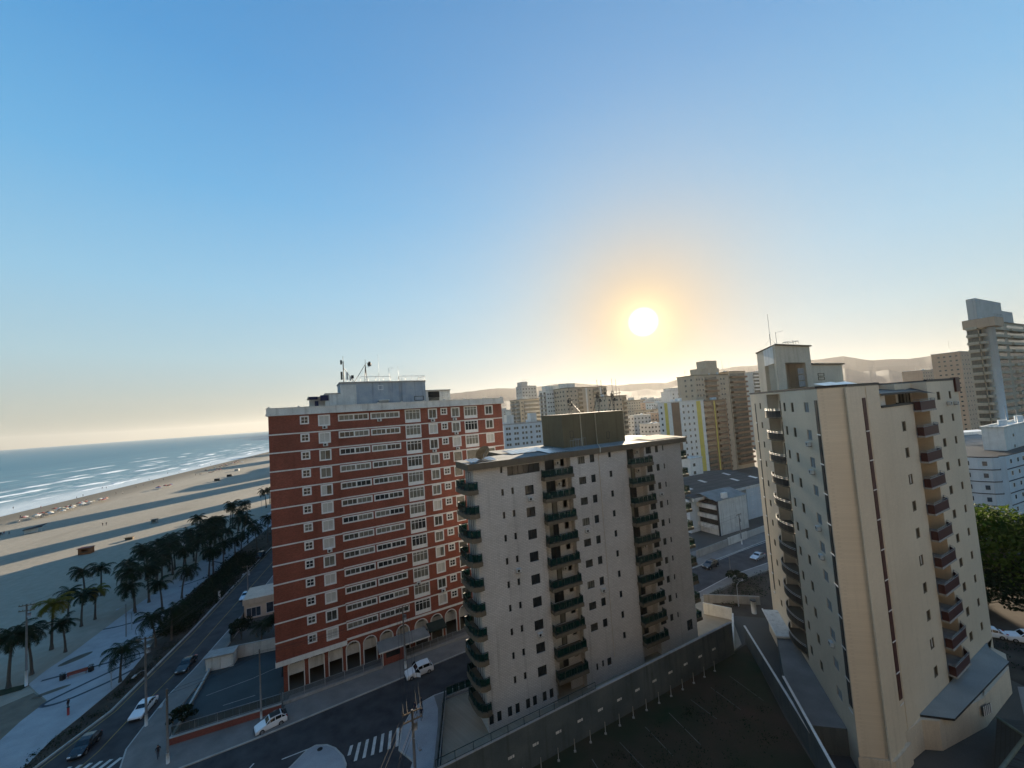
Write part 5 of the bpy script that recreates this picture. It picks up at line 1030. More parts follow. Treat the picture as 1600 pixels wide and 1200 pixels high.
# ------------------------------------------------------------------ palms and trees
def palm_mesh(seed, h, lean, nf=20, fl=2.9, droop=1.0, wind=.0, frond='frond'):
    r = random.Random(seed); tr = MB(); n_ = 8; pts = []; rad = []
    for k in range(n_+1): f = k/n_; pts.append((lean[0]*f*f, lean[1]*f*f, h*f)); rad.append(.19*(1-.45*f)+(.10 if k == 0 else 0))
    tr.path(pts, rad, 8); top = Vector(pts[-1]); cr_ = MB()
    for i in range(nf):
        az_ = i*2.39996+r.uniform(-.25,.25); lift = 1.15-1.55*(i/nf)+r.uniform(-.12,.12); L = fl*r.uniform(.82,1.1)
        d = Vector((math.cos(az_),math.sin(az_),0)); d = (d+Vector((wind,wind*.3,0))).normalized(); side = Vector((-d.y,d.x,0)); p = top.copy(); prev = None; ns = 12; el = lift
        axis = []
        for s in range(ns+1):
            axis.append((p.copy(), el)); p = p+(d*math.cos(el)+Vector((0,0,math.sin(el))))*(L/ns); el -= droop*(.10+.16*s/ns)
        for s in range(ns):
            a, e0 = axis[s]; b, e1 = axis[s+1]; w0 = .025
            cr_.face([a-side*w0,b-side*w0,b+side*w0,a+side*w0], 0)
            f = (s+.5)/ns; ll = .75*math.sin(math.pi*min(1,.12+f*.85))**.7*(fl/2.9)
            fwd = (b-a).normalized()
            for sg in (-1,1):
                for q in (.2,.7):
                    o = a.lerp(b,q); tip = o+side*sg*ll*.82+fwd*ll*.45+Vector((0,0,-ll*(.35+.35*r.random()))); wv = fwd*.055
                    cr_.face([o-wv,o+wv,tip+wv*.3,tip-wv*.3], 0)
    for k in range(5):
        a = k*1.3; c = top+Vector((.2*math.cos(a),.2*math.sin(a),-.22)); cr_.tube(c, c+Vector((0,0,-.26)), .11, 5, 0)
    return tr.mesh('trunk', M['trunk']), cr_.mesh('crown', M[frond])
PAL = [palm_mesh(1,7,(.5,.2),20,2.9,1.0,.25), palm_mesh(2,7,(-.6,.3),22,3.1,1.05,.2), palm_mesh(3,7,(.2,-.5),18,2.7,.95,.3), palm_mesh(4,7,(.9,.1),20,3.0,1.1,.3)]
PAL_LIT = palm_mesh(7,7,(.5,.2),18,2.7,1.0,.3,'frond_lit')
PALB = palm_mesh(9,5.2,(.3,.1),26,3.6,.9,.15)
def palm(x, y, h, v, label, group='coconut palms by the beach', lit_copy=False, rz=None):
    me = PAL_LIT if lit_copy else PAL[v%4]; o = thing('palm_tree', label, 'palm tree', (x,y,0), rnd.uniform(0,6.28) if rz is None else rz, group); s = h/7; k = 1.2*max(.8,min(1.15,.55+.065*h))
    o.scale = (k,k,s); put('trunk', me[0], o); c = put('crown', me[1], o, (0,0,0)); c.scale = (1,1,1)
    # keep the crown's own shape when the trunk is stretched
    c.scale = (1,1,k/s); c.location = (0,0,7*(1-k/s)); return o
spec = [(-91.9,70.1,8.6,0,'dark palm left of the tall white based pole on the beach side lawn',0),(-92.2,73.6,7.6,1,'dark bushy palm directly behind the tall white based pole',0),(-98.4,81.8,9.4,3,'tall yellow green palm, leftmost of the beach row behind the pole',1),
 (-111.8,96.3,6.0,2,'dark palm farthest onto the sand in the beach row behind the pole',0),(-102.5,90.9,6.8,0,'palm between the two yellow green palms of the beach row',0),(-102.6,93.9,6.4,1,'yellow green palm at the right end of the beach row',1),(-94.0,80.5,6.0,2,'low dark palm on sand at the promenade edge below the yellow green palms',0),
 (-75.0,79.8,6.0,1,'dark palm on the promenade bed, left of a close pair',0),(-74.0,82.2,6.4,3,'dark palm on the promenade bed, right of a close pair',0),(-95.8,71.2,7.2,2,'dark palm at the left picture edge on the lawn strip',0),
 (-131.4,184.9,8.0,1,'large lone palm at the far top of the grove against sand',0),(-133.4,179.3,7.2,2,'thin small crowned palm at the grove top beside the large lone one',0),(-127,172,10.5,0,'tall palm top rising over the grove top left of the thin one',0),
 (-94.9,146.0,8.8,3,'palm on the promenade touching the brick block edge',0),(-137.5,211.3,9.0,0,'far palm beside the tall green lamp post on the sand',0),(-142.6,222.6,7.8,2,'farthest palm half hidden by the brick block edge',0),
 (-93.5,138.0,7.5,1,'palm on the promenade strip next before the one at the brick edge',0),(-97.5,135.7,6.2,2,'short palm behind the promenade strip palm',0),(-96.5,131.5,6.4,3,'palm in the middle of the promenade edge row',0),(-96.9,126.8,6.2,0,'palm at the promenade bend with dark trunk',0),
 (-91.6,114.2,8.0,1,'left palm of a pair over the dark hedge bend',0),(-92.9,117.5,7.0,2,'right palm of a pair over the dark hedge bend',0),(-89.2,102.3,7.0,3,'palm over the promenade beside the white bollard',0),(-96.0,96.8,9.6,0,'tall palm with wide crown at the grove front left corner',0),
 (-96.6,101.1,8.4,1,'palm just right of the grove front corner palm',0),(-87.3,94.7,7.2,2,'dark palm over the promenade line at the hedge start',0),(-94.7,95.6,6.4,3,'low palm at the grove front foot',0),(-123.9,128.3,6.5,0,'leftmost palm of the grove out on the sand',0)]
for x,y,h,v,lab,lit_copy in spec: palm(x,y,h,v,lab,lit_copy=bool(lit_copy))
for i,(x,y) in enumerate([(-110.1,131.2),(-110.4,124.3),(-126.1,151.6),(-124.3,157.7),(-117.9,150.6),(-113.8,148.7),(-121.2,141.8),(-121.2,133.8),(-117.2,125.5),(-116.3,136.2),(-112.1,138.5),(-106.8,138.5),(-103.2,135.7),(-103.2,119.1),(-107.1,119.8),(-106.1,113.3),(-107.5,131.9),(-102.4,122.6),(-100.6,117.2),(-104.6,113.5),(-115,161),(-120,166),(-108,152),(-103,147),(-113,118),(-101,108)]+[(-119+rnd.uniform(0,20),104+rnd.uniform(0,50)) for _ in range(10)]):
    palm(x,y,rnd.uniform(7.0,9.6),i,'dark coconut palm crowded inside the grove on the sand beside the promenade','palms crowded in the grove')
o = thing('palm_tree','big bushy palm with hanging fronds on the promenade beside the avenue','palm tree',(-71.6,69.5,.1),.6,'coconut palms by the beach'); put('trunk',PALB[0],o); put('crown',PALB[1],o)
o = thing('palm_tree','low dark palm in the walled garden beyond the paved yard','palm tree',(-53.5,79.5,0),1.0,'coconut palms by the beach'); o.scale=(.8,.8,.6); put('trunk',PALB[0],o); put('crown',PALB[1],o)
def leaf_cloud(mb, c, rx, ry, rz, n, size, r, shell=.55, mi=0, upbias=.4):
    for _ in range(n):
        while True:
            v = Vector((r.uniform(-1,1),r.uniform(-1,1),r.uniform(-1,1)))
            if shell < v.length <= 1: break
        p = Vector((c[0]+v.x*rx,c[1]+v.y*ry,c[2]+v.z*rz)); nn = Vector((r.uniform(-1,1),r.uniform(-1,1),r.uniform(-.3,1)+upbias)).normalized()
        a = nn.cross(Vector((r.uniform(-1,1),r.uniform(-1,1),.1))).normalized(); b = nn.cross(a); s = size*r.uniform(.6,1.25)
        mb.face([p-a*s*.5, p-b*s*.28, p+a*s*.5, p+b*s*.28], mi)
def tree(label, x, y, h, rad, trunk_h, seed, n_cl=16, leaves=190, mat='leaf', size=.6, cat='tree', group=None, flat_=.62):
    r = random.Random(seed); o = thing('leafy_tree', label, cat, (x,y,0), 0, group); tr = MB()
    tr.path([(0,0,0),(.1,.05,trunk_h*.6),(.05,-.1,trunk_h)], [.38*h/14,.30*h/14,.24*h/14], 9)
    cr_ = MB(); cz = trunk_h+(h-trunk_h)*.45
    for k in range(n_cl):
        a = k*2.4+r.uniform(-.3,.3); f = math.sqrt((k+.5)/n_cl); q = (rad*.78*f*math.cos(a), rad*.78*f*math.sin(a), cz+(h-trunk_h)*(.46-.62*f*f)*r.uniform(.75,1.05))
        tr.path([(0,0,trunk_h*.9),(q[0]*.5,q[1]*.5,trunk_h+(q[2]-trunk_h)*.62),q], [.13*h/14,.08*h/14,.03], 5)
        cr = rad*r.uniform(.26,.40); leaf_cloud(cr_, q, cr, cr, cr*flat_, leaves, size, r)
    tr.build('trunk', M['bark'], o); cr_.build('crown', M[mat], o); return o
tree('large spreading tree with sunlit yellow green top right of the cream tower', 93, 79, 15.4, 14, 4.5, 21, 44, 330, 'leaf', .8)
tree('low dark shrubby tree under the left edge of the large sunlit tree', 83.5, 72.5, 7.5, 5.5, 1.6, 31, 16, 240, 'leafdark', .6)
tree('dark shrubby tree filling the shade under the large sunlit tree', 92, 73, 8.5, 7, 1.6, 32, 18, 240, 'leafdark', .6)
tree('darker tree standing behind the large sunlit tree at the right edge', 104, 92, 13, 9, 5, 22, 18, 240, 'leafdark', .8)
tree('small dark tree among the town roofs below the tallest right tower', 150, 142, 25, 6, 14, 23, 12, 160, 'leafdark', .9)
tree('small dark rounded tree at the back corner of the corner yard by the brick block', -42.0, 70.5, 4.6, 1.9, 1.6, 24, 10, 170, 'leafdark', .35)
tree('low dark garden tree behind the white yard wall', -51, 82, 4.6, 3.0, 1.5, 25, 10, 170, 'leafdark', .4)
tree('dark clipped garden tree by the avenue pavement behind the white yard wall', -58.3, 80.5, 4.2, 2.6, 1.3, 26, 10, 170, 'leafdark', .4)
tree('dark bush at the street corner tip of the paved yard', -51.8, 59.0, 2.2, 1.9, .5, 27, 9, 160, 'leafdark', .3, 'bush')
tree('round green bush beside the kerb of the bush covered plot', 47.8, 90.0, 2.6, 2.6, .6, 28, 9, 150, 'leafdark', .4, 'bush')
r_ = random.Random(4)
mb = MB()
for k in range(420):          # undergrowth of the strip between promenade and avenue
    y = r_.uniform(84,133); f = (y-84)/49; x0, x1 = -79.5-f*19.5+1, -72.3-f*14.7-1.2
    c = (r_.uniform(x0,x1), y, .25); h = r_.uniform(1.2,2.9); leaf_cloud(mb, c, 1.7, 1.7, h, 52, .55, r_, .3)
for k in range(120):
    y = r_.uniform(44,82); x = -66.6-(max(0,y-62)*.25)-r_.uniform(0,2.2) if y > 53 else r_.uniform(-67,-66.2); leaf_cloud(mb, (x,y,.1), .8, .8, .35, 22, .25, r_, .3)
for k in range(90):
    y = r_.uniform(135,300); f = (y-134)/170; leaf_cloud(mb, (-93-f*53+r_.uniform(-4,4), y, .3), 1.8,1.8,1.4, 30,.5,r_,.3)
o = mb.build('undergrowth', M['leafdark']); o['kind'] = 'stuff'
mb = MB()
for k in range(160):
    u, v = r_.random(), r_.random(); x = 40+u*26; y = 79+u*13+v*7; leaf_cloud(mb, (x,y,.1), .9,.9,.45, 26,.3,r_,.3)
for k in range(170):
    u, v = r_.random(), r_.random(); x = 4+u*27; y = 46.5+u*14-v*11; leaf_cloud(mb, (x,y,.0), .9,.9,.22, 22,.22,r_,.3)
for k in range(90):
    x, y = r_.uniform(70,88), r_.uniform(54,64); leaf_cloud(mb, (x,y,.05), .9,.9,.4, 20,.3,r_,.3)
o = mb.build('weeds', M['leafdark']); o['kind'] = 'stuff'

# ------------------------------------------------------------------ cars
def car_meshes(kind, paint):
    # side profile by station: x, belt z, roof z, half width low, half width roof
    if kind == 'hatch': L, W, Ht = 3.9, 1.68, 1.5; prof = [(0,.45,.45),(.12,.62,.62),(.9,.88,.88),(1.25,.93,.95),(1.75,.95,1.38),(2.4,.96,1.5),(3.2,.98,1.44),(3.65,.98,1.05),(3.85,.80,.82),(3.9,.5,.5)]
    elif kind == 'suv': L, W, Ht = 4.5, 1.82, 1.66; prof = [(0,.5,.5),(.1,.78,.78),(1.0,1.0,1.0),(1.35,1.05,1.07),(1.95,1.07,1.56),(2.7,1.08,1.66),(3.9,1.08,1.60),(4.3,1.06,1.1),(4.46,.9,.92),(4.5,.55,.55)]
    elif kind == 'pickup': L, W, Ht = 5.1, 1.8, 1.75; prof = [(0,.55,.55),(.1,.85,.85),(1.1,1.05,1.05),(1.4,1.08,1.1),(2.0,1.1,1.66),(2.7,1.1,1.75),(3.15,1.1,1.68),(3.4,1.1,1.12),(5.0,1.08,1.08),(5.1,.6,.6)]
    else: L, W, Ht = 4.4, 1.74, 1.45; prof = [(0,.45,.45),(.1,.64,.64),(1.05,.86,.86),(1.4,.91,.93),(2.05,.93,1.36),(2.6,.94,1.45),(3.3,.95,1.36),(3.85,.95,.97),(4.3,.86,.88),(4.4,.5,.5)]
    b = MB(); secs = []
    for x, zb, zr in prof:
        e = .86 if x in (prof[0][0],prof[-1][0]) else 1.0; hw = W/2*e; hr = hw*(.78 if zr > zb+.1 else .93)
        secs.append([(x,-hw*.94,.22),(x,-hw,.42),(x,-hw,zb*.82),(x,-hw*.97,zb),(x,-hr,zr),(x,hr,zr),(x,hw*.97,zb),(x,hw,zb*.82),(x,hw,.42),(x,hw*.94,.22)])
    for s0, s1 in zip(secs, secs[1:]):
        for k in range(9): b.face([s0[k],s0[k+1],s1[k+1],s1[k]], 0, k not in (3,5))
        b.face([s0[9],s0[0],s1[0],s1[9]])
    b.face(secs[0]); b.face(secs[-1][::-1])
    g = MB(); cab = [i for i,(x,zb,zr) in enumerate(prof) if zr > zb+.1]
    i0, i1 = cab[0], cab[-1]
    def lerp3(a,b_,f): return tuple(a[k]+(b_[k]-a[k])*f for k in range(3))
    for sg, ks in ((-1,(3,4)),(1,(6,5))):
        for i in range(i0-1, i1+1):
            A0_,A1_,B0_,B1_ = secs[i][ks[0]],secs[i][ks[1]],secs[i+1][ks[0]],secs[i+1][ks[1]]
            q = [lerp3(A0_,A1_,.12),lerp3(B0_,B1_,.12),lerp3(B0_,B1_,.86),lerp3(A0_,A1_,.86)]; q = [lerp3(q[0],q[1],.05),lerp3(q[1],q[0],.05),lerp3(q[2],q[3],.05),lerp3(q[3],q[2],.05)]
            g.face([(p[0],p[1]+sg*.012,p[2]) for p in q])
    for i, (fa, fb) in ((i0-1,(.12,.90)),(i1,(.10,.80))):
        A0_,A1_,B0_,B1_ = secs[i][4],secs[i][5],secs[i+1][4],secs[i+1][5]
        P = [lerp3(lerp3(A0_,B0_,fa),lerp3(A1_,B1_,fa),.07),lerp3(lerp3(A0_,B0_,fa),lerp3(A1_,B1_,fa),.93),lerp3(lerp3(A0_,B0_,fb),lerp3(A1_,B1_,fb),.93),lerp3(lerp3(A0_,B0_,fb),lerp3(A1_,B1_,fb),.07)]
        g.face([(p[0],p[1],p[2]+.014) for p in P])
    wh = MB(); wh.tube((0,-.1,0),(0,.1,0),.31,16,0,None,True,False); rm = MB(); rm.tube((0,-.115,0),(0,.115,0),.19,10,0,None,True,False)
    hl_ = MB(); hl_.box(-.04,.22,-.17,.17,-.07,.07); 
    bp_ = MB(); bp_.box(-.06,.05,-W*.4,W*.4,.2,.42)
    return dict(L=L,W=W,prof=prof,body=b.mesh('body',M[paint]),glass=g.mesh('window',M['carglass']),wheel=wh.mesh('tyre',M['tyre']),rim=rm.mesh('rim',M['rim']),head=hl_.mesh('headlight',M['lamp']),tail=hl_.mesh('tail_light',M['taillamp']),bumper=bp_.mesh('bumper',M['black']))
CM = {}
def car(label, kind, paint, x, y, az_, group='cars on the street'):
    """az_ is the way the bonnet points"""
    if (kind,paint) not in CM: CM[kind,paint] = car_meshes(kind,paint)
    m_ = CM[kind,paint]; o = thing('parked_car', label, 'car', (x,y,.0), rza(az_)+math.pi, group); off = -m_['L']/2; W = m_['W']
    put('body',m_['body'],o,(off,0,0)); put('window',m_['glass'],o,(off,0,0)); put('bumper',m_['bumper'],o,(off,0,0)); put('bumper',m_['bumper'],o,(off+m_['L'],0,0))
    for wx in (.78,m_['L']-.82):
        for s in (-1,1):
            w_ = put('wheel',m_['wheel'],o,(off+wx,s*(W/2-.08),.31)); put('rim',m_['rim'],w_)
    z = m_['prof'][1][1]-.08
    for s in (-1,1): put('headlight',m_['head'],o,(off+.06,s*W*.34,z)); put('tail_light',m_['tail'],o,(off+m_['L']-.22,s*W*.36,.86))
    return o
c1 = car('white hatchback with black roof parked at the kerb below the low red wall','hatch','car_white',-37.5,57.2,230)
mb = MB(); mb.face([(-.15,-.6,1.515),(1.15,-.6,1.49),(1.15,.6,1.49),(-.15,.6,1.515)]); mb.face([(1.45,-.62,1.2),(1.95,-.62,1.16),(1.95,.62,1.16),(1.45,.62,1.2)]); mb.build('roof', M['black'], c1)
c2 = car('white suv with its doors open at the kerb before the guard booth','suv','car_white',-18.6,66.3,240)
for s in (1,-1):
    mb = MB(); mb.face([(0,0,.35),(.75,s*.62,.35),(.75,s*.62,1.02),(0,0,1.02)],0); mb.face([(0,0,1.02),(.75,s*.62,1.02),(.6,s*.5,1.5),(.1,.05*s,1.42)],1); mb.build('door', [M['car_white'],M['carglass']], c2, (-.95,s*.93,0))
car('white car driving along the avenue beside the concrete pole','sedan','car_white',-60.2,61.9,163)
car('pale car on the far stretch of the avenue near the brick block','sedan','car_silver',-70.9,100.0,163)
car('dark car on the avenue centre line among the pole shadows','sedan','car_dark',-62.6,72.5,163)
car('dark car parked by the hedge at the far avenue bend','suv','car_dark',-87.4,130.5,163)
car('dark car at the bottom left end of the avenue','hatch','car_dark',-62.0,55.4,163)
car('white sedan driving on the back street beside the cream tower edge','sedan','car_silver',60.6,102.3,240)
car('dark suv on the back street near the green balconies','suv','car_dark',46.6,99.0,240)
car('white car parked under the big tree, left of the pickup','sedan','car_white',75.4,66.0,300)
car('white pickup parked under the big tree at the right edge','pickup','car_white',79.2,63.6,300)

# ------------------------------------------------------------------ poles, wires, lamps
def pole(label, x, y, h, az_, base=0, arms=1, lamp=None, r=.15, group='utility poles'):
    o = thing('utility_pole', label, 'utility pole', (x,y,.1), rza(az_), group); mb = MB(); mb.path([(0,0,0),(0,0,h)], [r*1.15,r*.75], 8); mb.build('shaft', M['poleconc'], o)
    if base: mb = MB(); mb.path([(0,0,0),(0,0,base)], [r*1.3,r*1.22], 10); mb.build('painted_base', M['polewhite'], o)
    for k in range(arms):
        z = h-.25-.9*k; mb = MB(); mb.box(-1.1,1.1,-.06,.06,z-.06,z+.06)
        for q in (-1.0,-.55,.55,1.0): mb.tube((q,0,z+.06),(q,0,z+.26),.05,6)
        mb.build('crossarm', M['wood'], o)
    if arms: mb = MB(); mb.tube((.32,0,h-2.3),(.32,0,h-1.5),.24,10); mb.build('transformer', M['steel'], o)
    if lamp:
        mb = MB(); mb.path([(0,0,h*lamp),(0,-1.1,h*lamp+.55),(0,-2.3,h*lamp+.7)], [.045,.04,.035], 5); mb.build('lamp_arm', M['steel'], o); mb = MB(); mb.box(-.14,.14,-2.95,-2.25,h*lamp+.62,h*lamp+.78); mb.build('lamp_head', M['steel'], o)
    return o
pole('tall dark pole with white base on the beach lawn',-88.9,70.2,14.0,73,2.6,2); pole('slender pole at the promenade edge behind the bushy palm',-85.9,84.7,6.8,73,0,0,.9,.1)
pole('concrete pole with white base beside the white avenue car',-56.8,58.8,12.6,73,1.6,1,.62); pole('concrete pole with white base at the yard wall corner',-47.6,52.1,9.2,60,1.3,0,.85)
pole('thin pole on the avenue pavement near the far pale car',-68.0,96.6,9,73,0,1,.8,.12); pole('thin pole on the pavement before the paved yard',-39.8,58.6,9.8,60,1.1,0,None,.11)
pole('pole with transformer in front of the guard booth',-21.3,67.8,10.2,60,1.2,1); pole('near pole with many wires and a lamp arm on the corner pavement',-14.2,46.8,8.3,60,0,2,.62,.17)
pole('pole with pale base on the back street by the four storey block',62.4,112.3,8.6,60,1.6,1); pole('low dark pole at the bush covered plot kerb',48.3,92.9,4.6,60,0,0,None,.09)
def lamp_post(label, x, y, h, az_, arm=1.6, z=.05):
    o = thing('street_lamp', label, 'street lamp', (x,y,z), rza(az_), 'street lamps'); mb = MB(); mb.path([(0,0,0),(0,0,h*.9),(arm*.4,0,h),(arm,0,h)], [.09,.06,.045,.04], 6); mb.build('post', M['steel'], o)
    mb = MB(); mb.box(arm-.1,arm+.5,-.12,.12,h-.06,h+.06); mb.build('lamp_head', M['steel'], o); return o
lamp_post('tall green lamp post far out on the sand by the brick block edge',-130.3,196.6,13.5,73,.8); lamp_post('leaning street lamp over the bush covered plot',42.5,79.9,4.6,60,1.8)
lamp_post('short lamp post beside the big bushy palm',-71.5,67.9,3.2,73,.3,.1); lamp_post('thin pale post out on the sand behind the beach palms',-124.5,113.7,3.4,73,.2)
lamp_post('promenade lamp with two short arms beside the planting bed',-87.5,87.5,4.0,160,1.8,.1)
def wires(label, a, b, offs, sag=.6):
    o = thing('power_line', label, 'power line', (0,0,0), 0, 'power lines'); A, B = Vector(a), Vector(b); d = (B-A).normalized(); s = Vector((-d.y,d.x,0))
    for off, dz in offs:
        mb = MB(); mb.path([A.lerp(B,k/12)+s*off+Vector((0,0,dz-sag*4*(k/12)*(1-k/12))) for k in range(13)], .018, 4); mb.build('cable', M['wire'], o)
W4 = [(-1.0,0),(-.55,0),(.55,0),(1.0,0),(0,-1.6)]
wires('wires from the near corner pole across the street to the guard booth pole',(-14.2,46.8,8.2),(-21.3,67.8,10.1),W4); wires('wires leaving the near corner pole toward the picture bottom',(-14.2,46.8,8.2),(-15.5,20,9),W4)
wires('wires along the avenue between the two concrete poles',(-56.8,58.8,12.4),(-68,96.6,8.9),W4[:3]); wires('wires along the yard pavement to the guard booth pole',(-47.6,52.1,9.0),(-39.8,58.6,9.6),[(0,0),(.2,-.5)],.3)
wires('wires along the brick block front pavement',(-39.8,58.6,9.6),(-21.3,67.8,10.0),[(0,0),(.3,-.6),(-.3,0)],.5); wires('wires from the beach pole toward the row of palms',(-88.9,70.2,13.8),(-101,118,13),[(-.8,0),(.8,0)],.9)
wires('wires from the avenue pole to the yard corner pole',(-56.8,58.8,11.6),(-47.6,52.1,8.8),[(0,0),(.25,-.4)],.3); wires('wires along the back street',(62.4,112.3,8.5),(20,88,9.5),[(-.8,0),(.8,0)],.8)

# ------------------------------------------------------------------ corner yard furniture, gatehouse, low house
def wall2(label, a, b, h, mat, cap=None, **kw): return wallseg(label, a, b, h, .22, mat, cap, **kw)
wall2('low red brick wall with pale coping along the corner yard',(-50.0,54.9),(-37.7,60.0),1.0,'brick2','kerb')
o, L_ = wallseg('green mesh fence above the low red wall of the corner yard',(-50.0,55.3),(-37.9,60.3),1.0,.1,'concrete',None,'fence','mesh_fence')
mb = MB(); railing(mb, [(0,0),(L_,0)], 1.0, 1.3, 2.4, .03); mb.build('railing', M['steel'], o); mb = MB(); panes(mb, [(0,0),(L_,0)], 1.1, 2.2, 0, .02); mb.build('mesh_panel', M['smoke'], o)
wall2('pale kerb wall between the corner yard and the avenue pavement',(-50.2,55.2),(-57.2,71.3),.5,'concrete','kerb'); wall2('long white wall at the back of the corner yard',(-58.8,73.0),(-41.6,78.2),2.2,'offwhite','concrete')
o = thing('gatehouse','small flat roofed gatehouse with a pale door against the white yard wall','shed',(-57.6,70.6,0),rza(72)); mb = MB(); mb.walls(0,4.2,0,2.3,[(2.2,3.9,.1,2.0)],0,.15); mb.box(0,.1,.0,2,0,2.3); mb.box(4.1,4.2,0,2,0,2.3); mb.build('wall',M['offwhite'],o); mb = MB(); mb.box(2.2,3.9,.1,.15,.1,2.0); mb.box(3.02,3.08,.06,.1,.1,2.0); mb.build('door',M['frame'],o); mb = MB(); mb.box(-.2,4.4,-.3,2.2,2.3,2.5); mb.build('roof',M['concrete'],o)
o = thing('low_house','low cream house with blue glazed front beside the brick block and avenue','house',(-63.2,88.4,0),rza(66)); mb = MB(); mb.walls(0,9,0,3.2,[(.4,3.2,.3,2.4),(4.2,8.4,.5,2.8)],0,.2); mb.box(0,.2,.0,7,0,3.2); mb.box(8.8,9,0,7,0,3.2); mb.build('wall',M['cream'],o)
mb = MB(); mb.box(-.2,9.2,-.2,7.2,3.2,4.4); mb.build('roof',M['creamplain'],o)
for a,w_,z,h_ in ((.4,2.8,.3,2.1),(4.2,4.2,.5,2.3)): window(o,a,.02,z,w_,h_,'blueglass',3,1,fr=.06)
wall2('dark green hedge wall beside the low cream house',(-64.5,90.8),(-60.0,80),1.6,'greywall')
# ------------------------------------------------------------------ people, bench, signs, bins
def person_mesh(seed, top, legs, skin=(.30,.18,.12), stride=.18):
    m1 = pm('shirt_%d' % seed, top, .85, .15, 3); m2 = pm('trousers_%d' % seed, legs, .85, .15, 3); m3 = pm('skin_%d' % seed, skin, .6, .08, 3); m4 = pm('hair_%d' % seed, (.02,.015,.012), .7, .1, 4)
    verts = [(0,0,.95),(0,0,1.18),(0,0,1.42),(0,.01,1.52),(0,.02,1.60),(0,.02,1.71),
             (.10,0,.90),(.11,stride,.50),(.11,stride*.6,.08),(.11,stride*.6+.16,.04),(-.10,0,.90),(-.11,-stride*.6,.50),(-.11,-stride*1.3,.10),(-.11,-stride*1.3+.16,.05),
             (.19,0,1.40),(.25,-.06,1.13),(.25,.06,.88),(.25,.10,.78),(-.19,0,1.40),(-.25,.05,1.13),(-.25,.12,.88),(-.25,.17,.78)]
    edges = [(0,1),(1,2),(2,3),(3,4),(4,5),(0,6),(6,7),(7,8),(8,9),(0,10),(10,11),(11,12),(12,13),(2,14),(14,15),(15,16),(16,17),(2,18),(18,19),(19,20),(20,21)]
    rad = [.15,.13,.16,.055,.10,.085,.10,.068,.045,.04,.10,.068,.045,.04,.065,.045,.035,.03,.065,.045,.035,.03]
    me = bpy.data.meshes.new('person'); me.from_pydata(verts, edges, []); ob = bpy.data.objects.new('person', me); col.objects.link(ob)
    sk = ob.modifiers.new('skin','SKIN'); sv = me.skin_vertices[0].data
    for i, q in enumerate(rad): sv[i].radius = (q, q*.8)
    sv[0].use_root = True; ob.modifiers.new('sub','SUBSURF').levels = 1; ob.modifiers['sub'].render_levels = 1
    dg = bpy.context.evaluated_depsgraph_get(); em = bpy.data.meshes.new_from_object(ob.evaluated_get(dg)); bpy.data.objects.remove(ob)
    em.materials.clear()
    for m_ in (m1,m2,m3,m4): em.materials.append(m_)
    for p in em.polygons:
        z = p.center.z; x = abs(p.center.x); p.use_smooth = True
        p.material_index = 3 if (z > 1.66 or (z > 1.56 and p.center.y < -.01)) else 2 if (z > 1.47 or (x > .2 and z < 1.15)) else 0 if z > .93 else 1 if z > .09 else 3
    return em
PM = [person_mesh(1,(.015,.02,.05),(.02,.02,.03)), person_mesh(2,(.02,.02,.025),(.03,.03,.04),stride=.1), person_mesh(3,(.03,.025,.03),(.05,.05,.07),stride=.22), person_mesh(4,(.35,.08,.06),(.05,.08,.2),stride=.2), person_mesh(5,(.5,.5,.5),(.10,.10,.12))]
def person(label, x, y, z, rz, v, group=None): o = put('person', PM[v], None, (x,y,z), rz); return tag(o, label, 'person', group)
person('person in a navy top standing left on the corner pavement beside the near pole',-17.0,57.5,.136,2.4,0); person('person in black at the back of the trio on the corner pavement',-16.3,58.4,.136,2.0,1); person('person in dark clothes nearest the camera of the trio on the corner pavement',-15.8,56.3,.136,.4,2)
person('person walking on the corner pavement by the yard wall pole',-49.6,52.9,.13,1.0,2); person('person beside the red post on the promenade',-73.6,63.4,.1,2.0,1)
o = thing('park_bench','reddish bench between two dark planter posts on the pale promenade','bench',(-82.2,72.2,.1),rza(55)); mb = MB(); mb.box(-1.3,1.3,-.25,.25,.40,.48); mb.build('seat',M['brick2'],o)
for s in (-1,1): mb = MB(); mb.box(s*1.1-.07,s*1.1+.07,-.22,.22,0,.40); mb.build('leg',M['concrete'],o)
mb = MB(); mb.box(-1.3,1.3,.22,.28,.48,.85); mb.build('backrest',M['brick2'],o)
for q, lab in ((-1.75,'dark planter post at the left end of the promenade bench'),(1.75,'dark planter post at the right end of the promenade bench')):
    a = rza(55); o = thing('planter',lab,'planter',(-82.2+q*math.cos(a),-0+72.2+q*math.sin(a),.1)); mb = MB(); mb.box(-.28,.28,-.28,.28,0,.8); mb.build('box',M['black'],o); mb = MB(); leaf_cloud(mb,(0,0,.95),.4,.4,.35,60,.2,r_,.2); mb.build('plant',M['leafdark'],o)
o = thing('marker_post','red marker post at the promenade edge by the avenue','post',(-72.2,62.2,.1)); mb = MB(); mb.tube((0,0,0),(0,0,1.1),.14,8); mb.build('shaft',pm('red_plastic',(.40,.05,.05),.6,.1,2),o); mb = MB(); mb.tube((0,0,1.1),(0,0,1.22),.17,8); mb.build('cap',M['black'],o)
o = thing('bollard','white square bollard in the hedge strip by the avenue','bollard',(-77.9,100.3,.05)); mb = MB(); mb.box(-.16,.16,-.16,.16,0,1.9); mb.build('shaft',M['polewhite'],o); mb = MB(); mb.box(-.2,.2,-.2,.2,1.9,2.0); mb.build('cap',M['concrete'],o)
o = thing('drain_cover','dark round cover on the pale traffic island','cover',(-28.2,52.6,.131)); mb = MB(); mb.prism(blob((0,0),.34,.30,0),0,.03); mb.build('lid',M['black'],o)
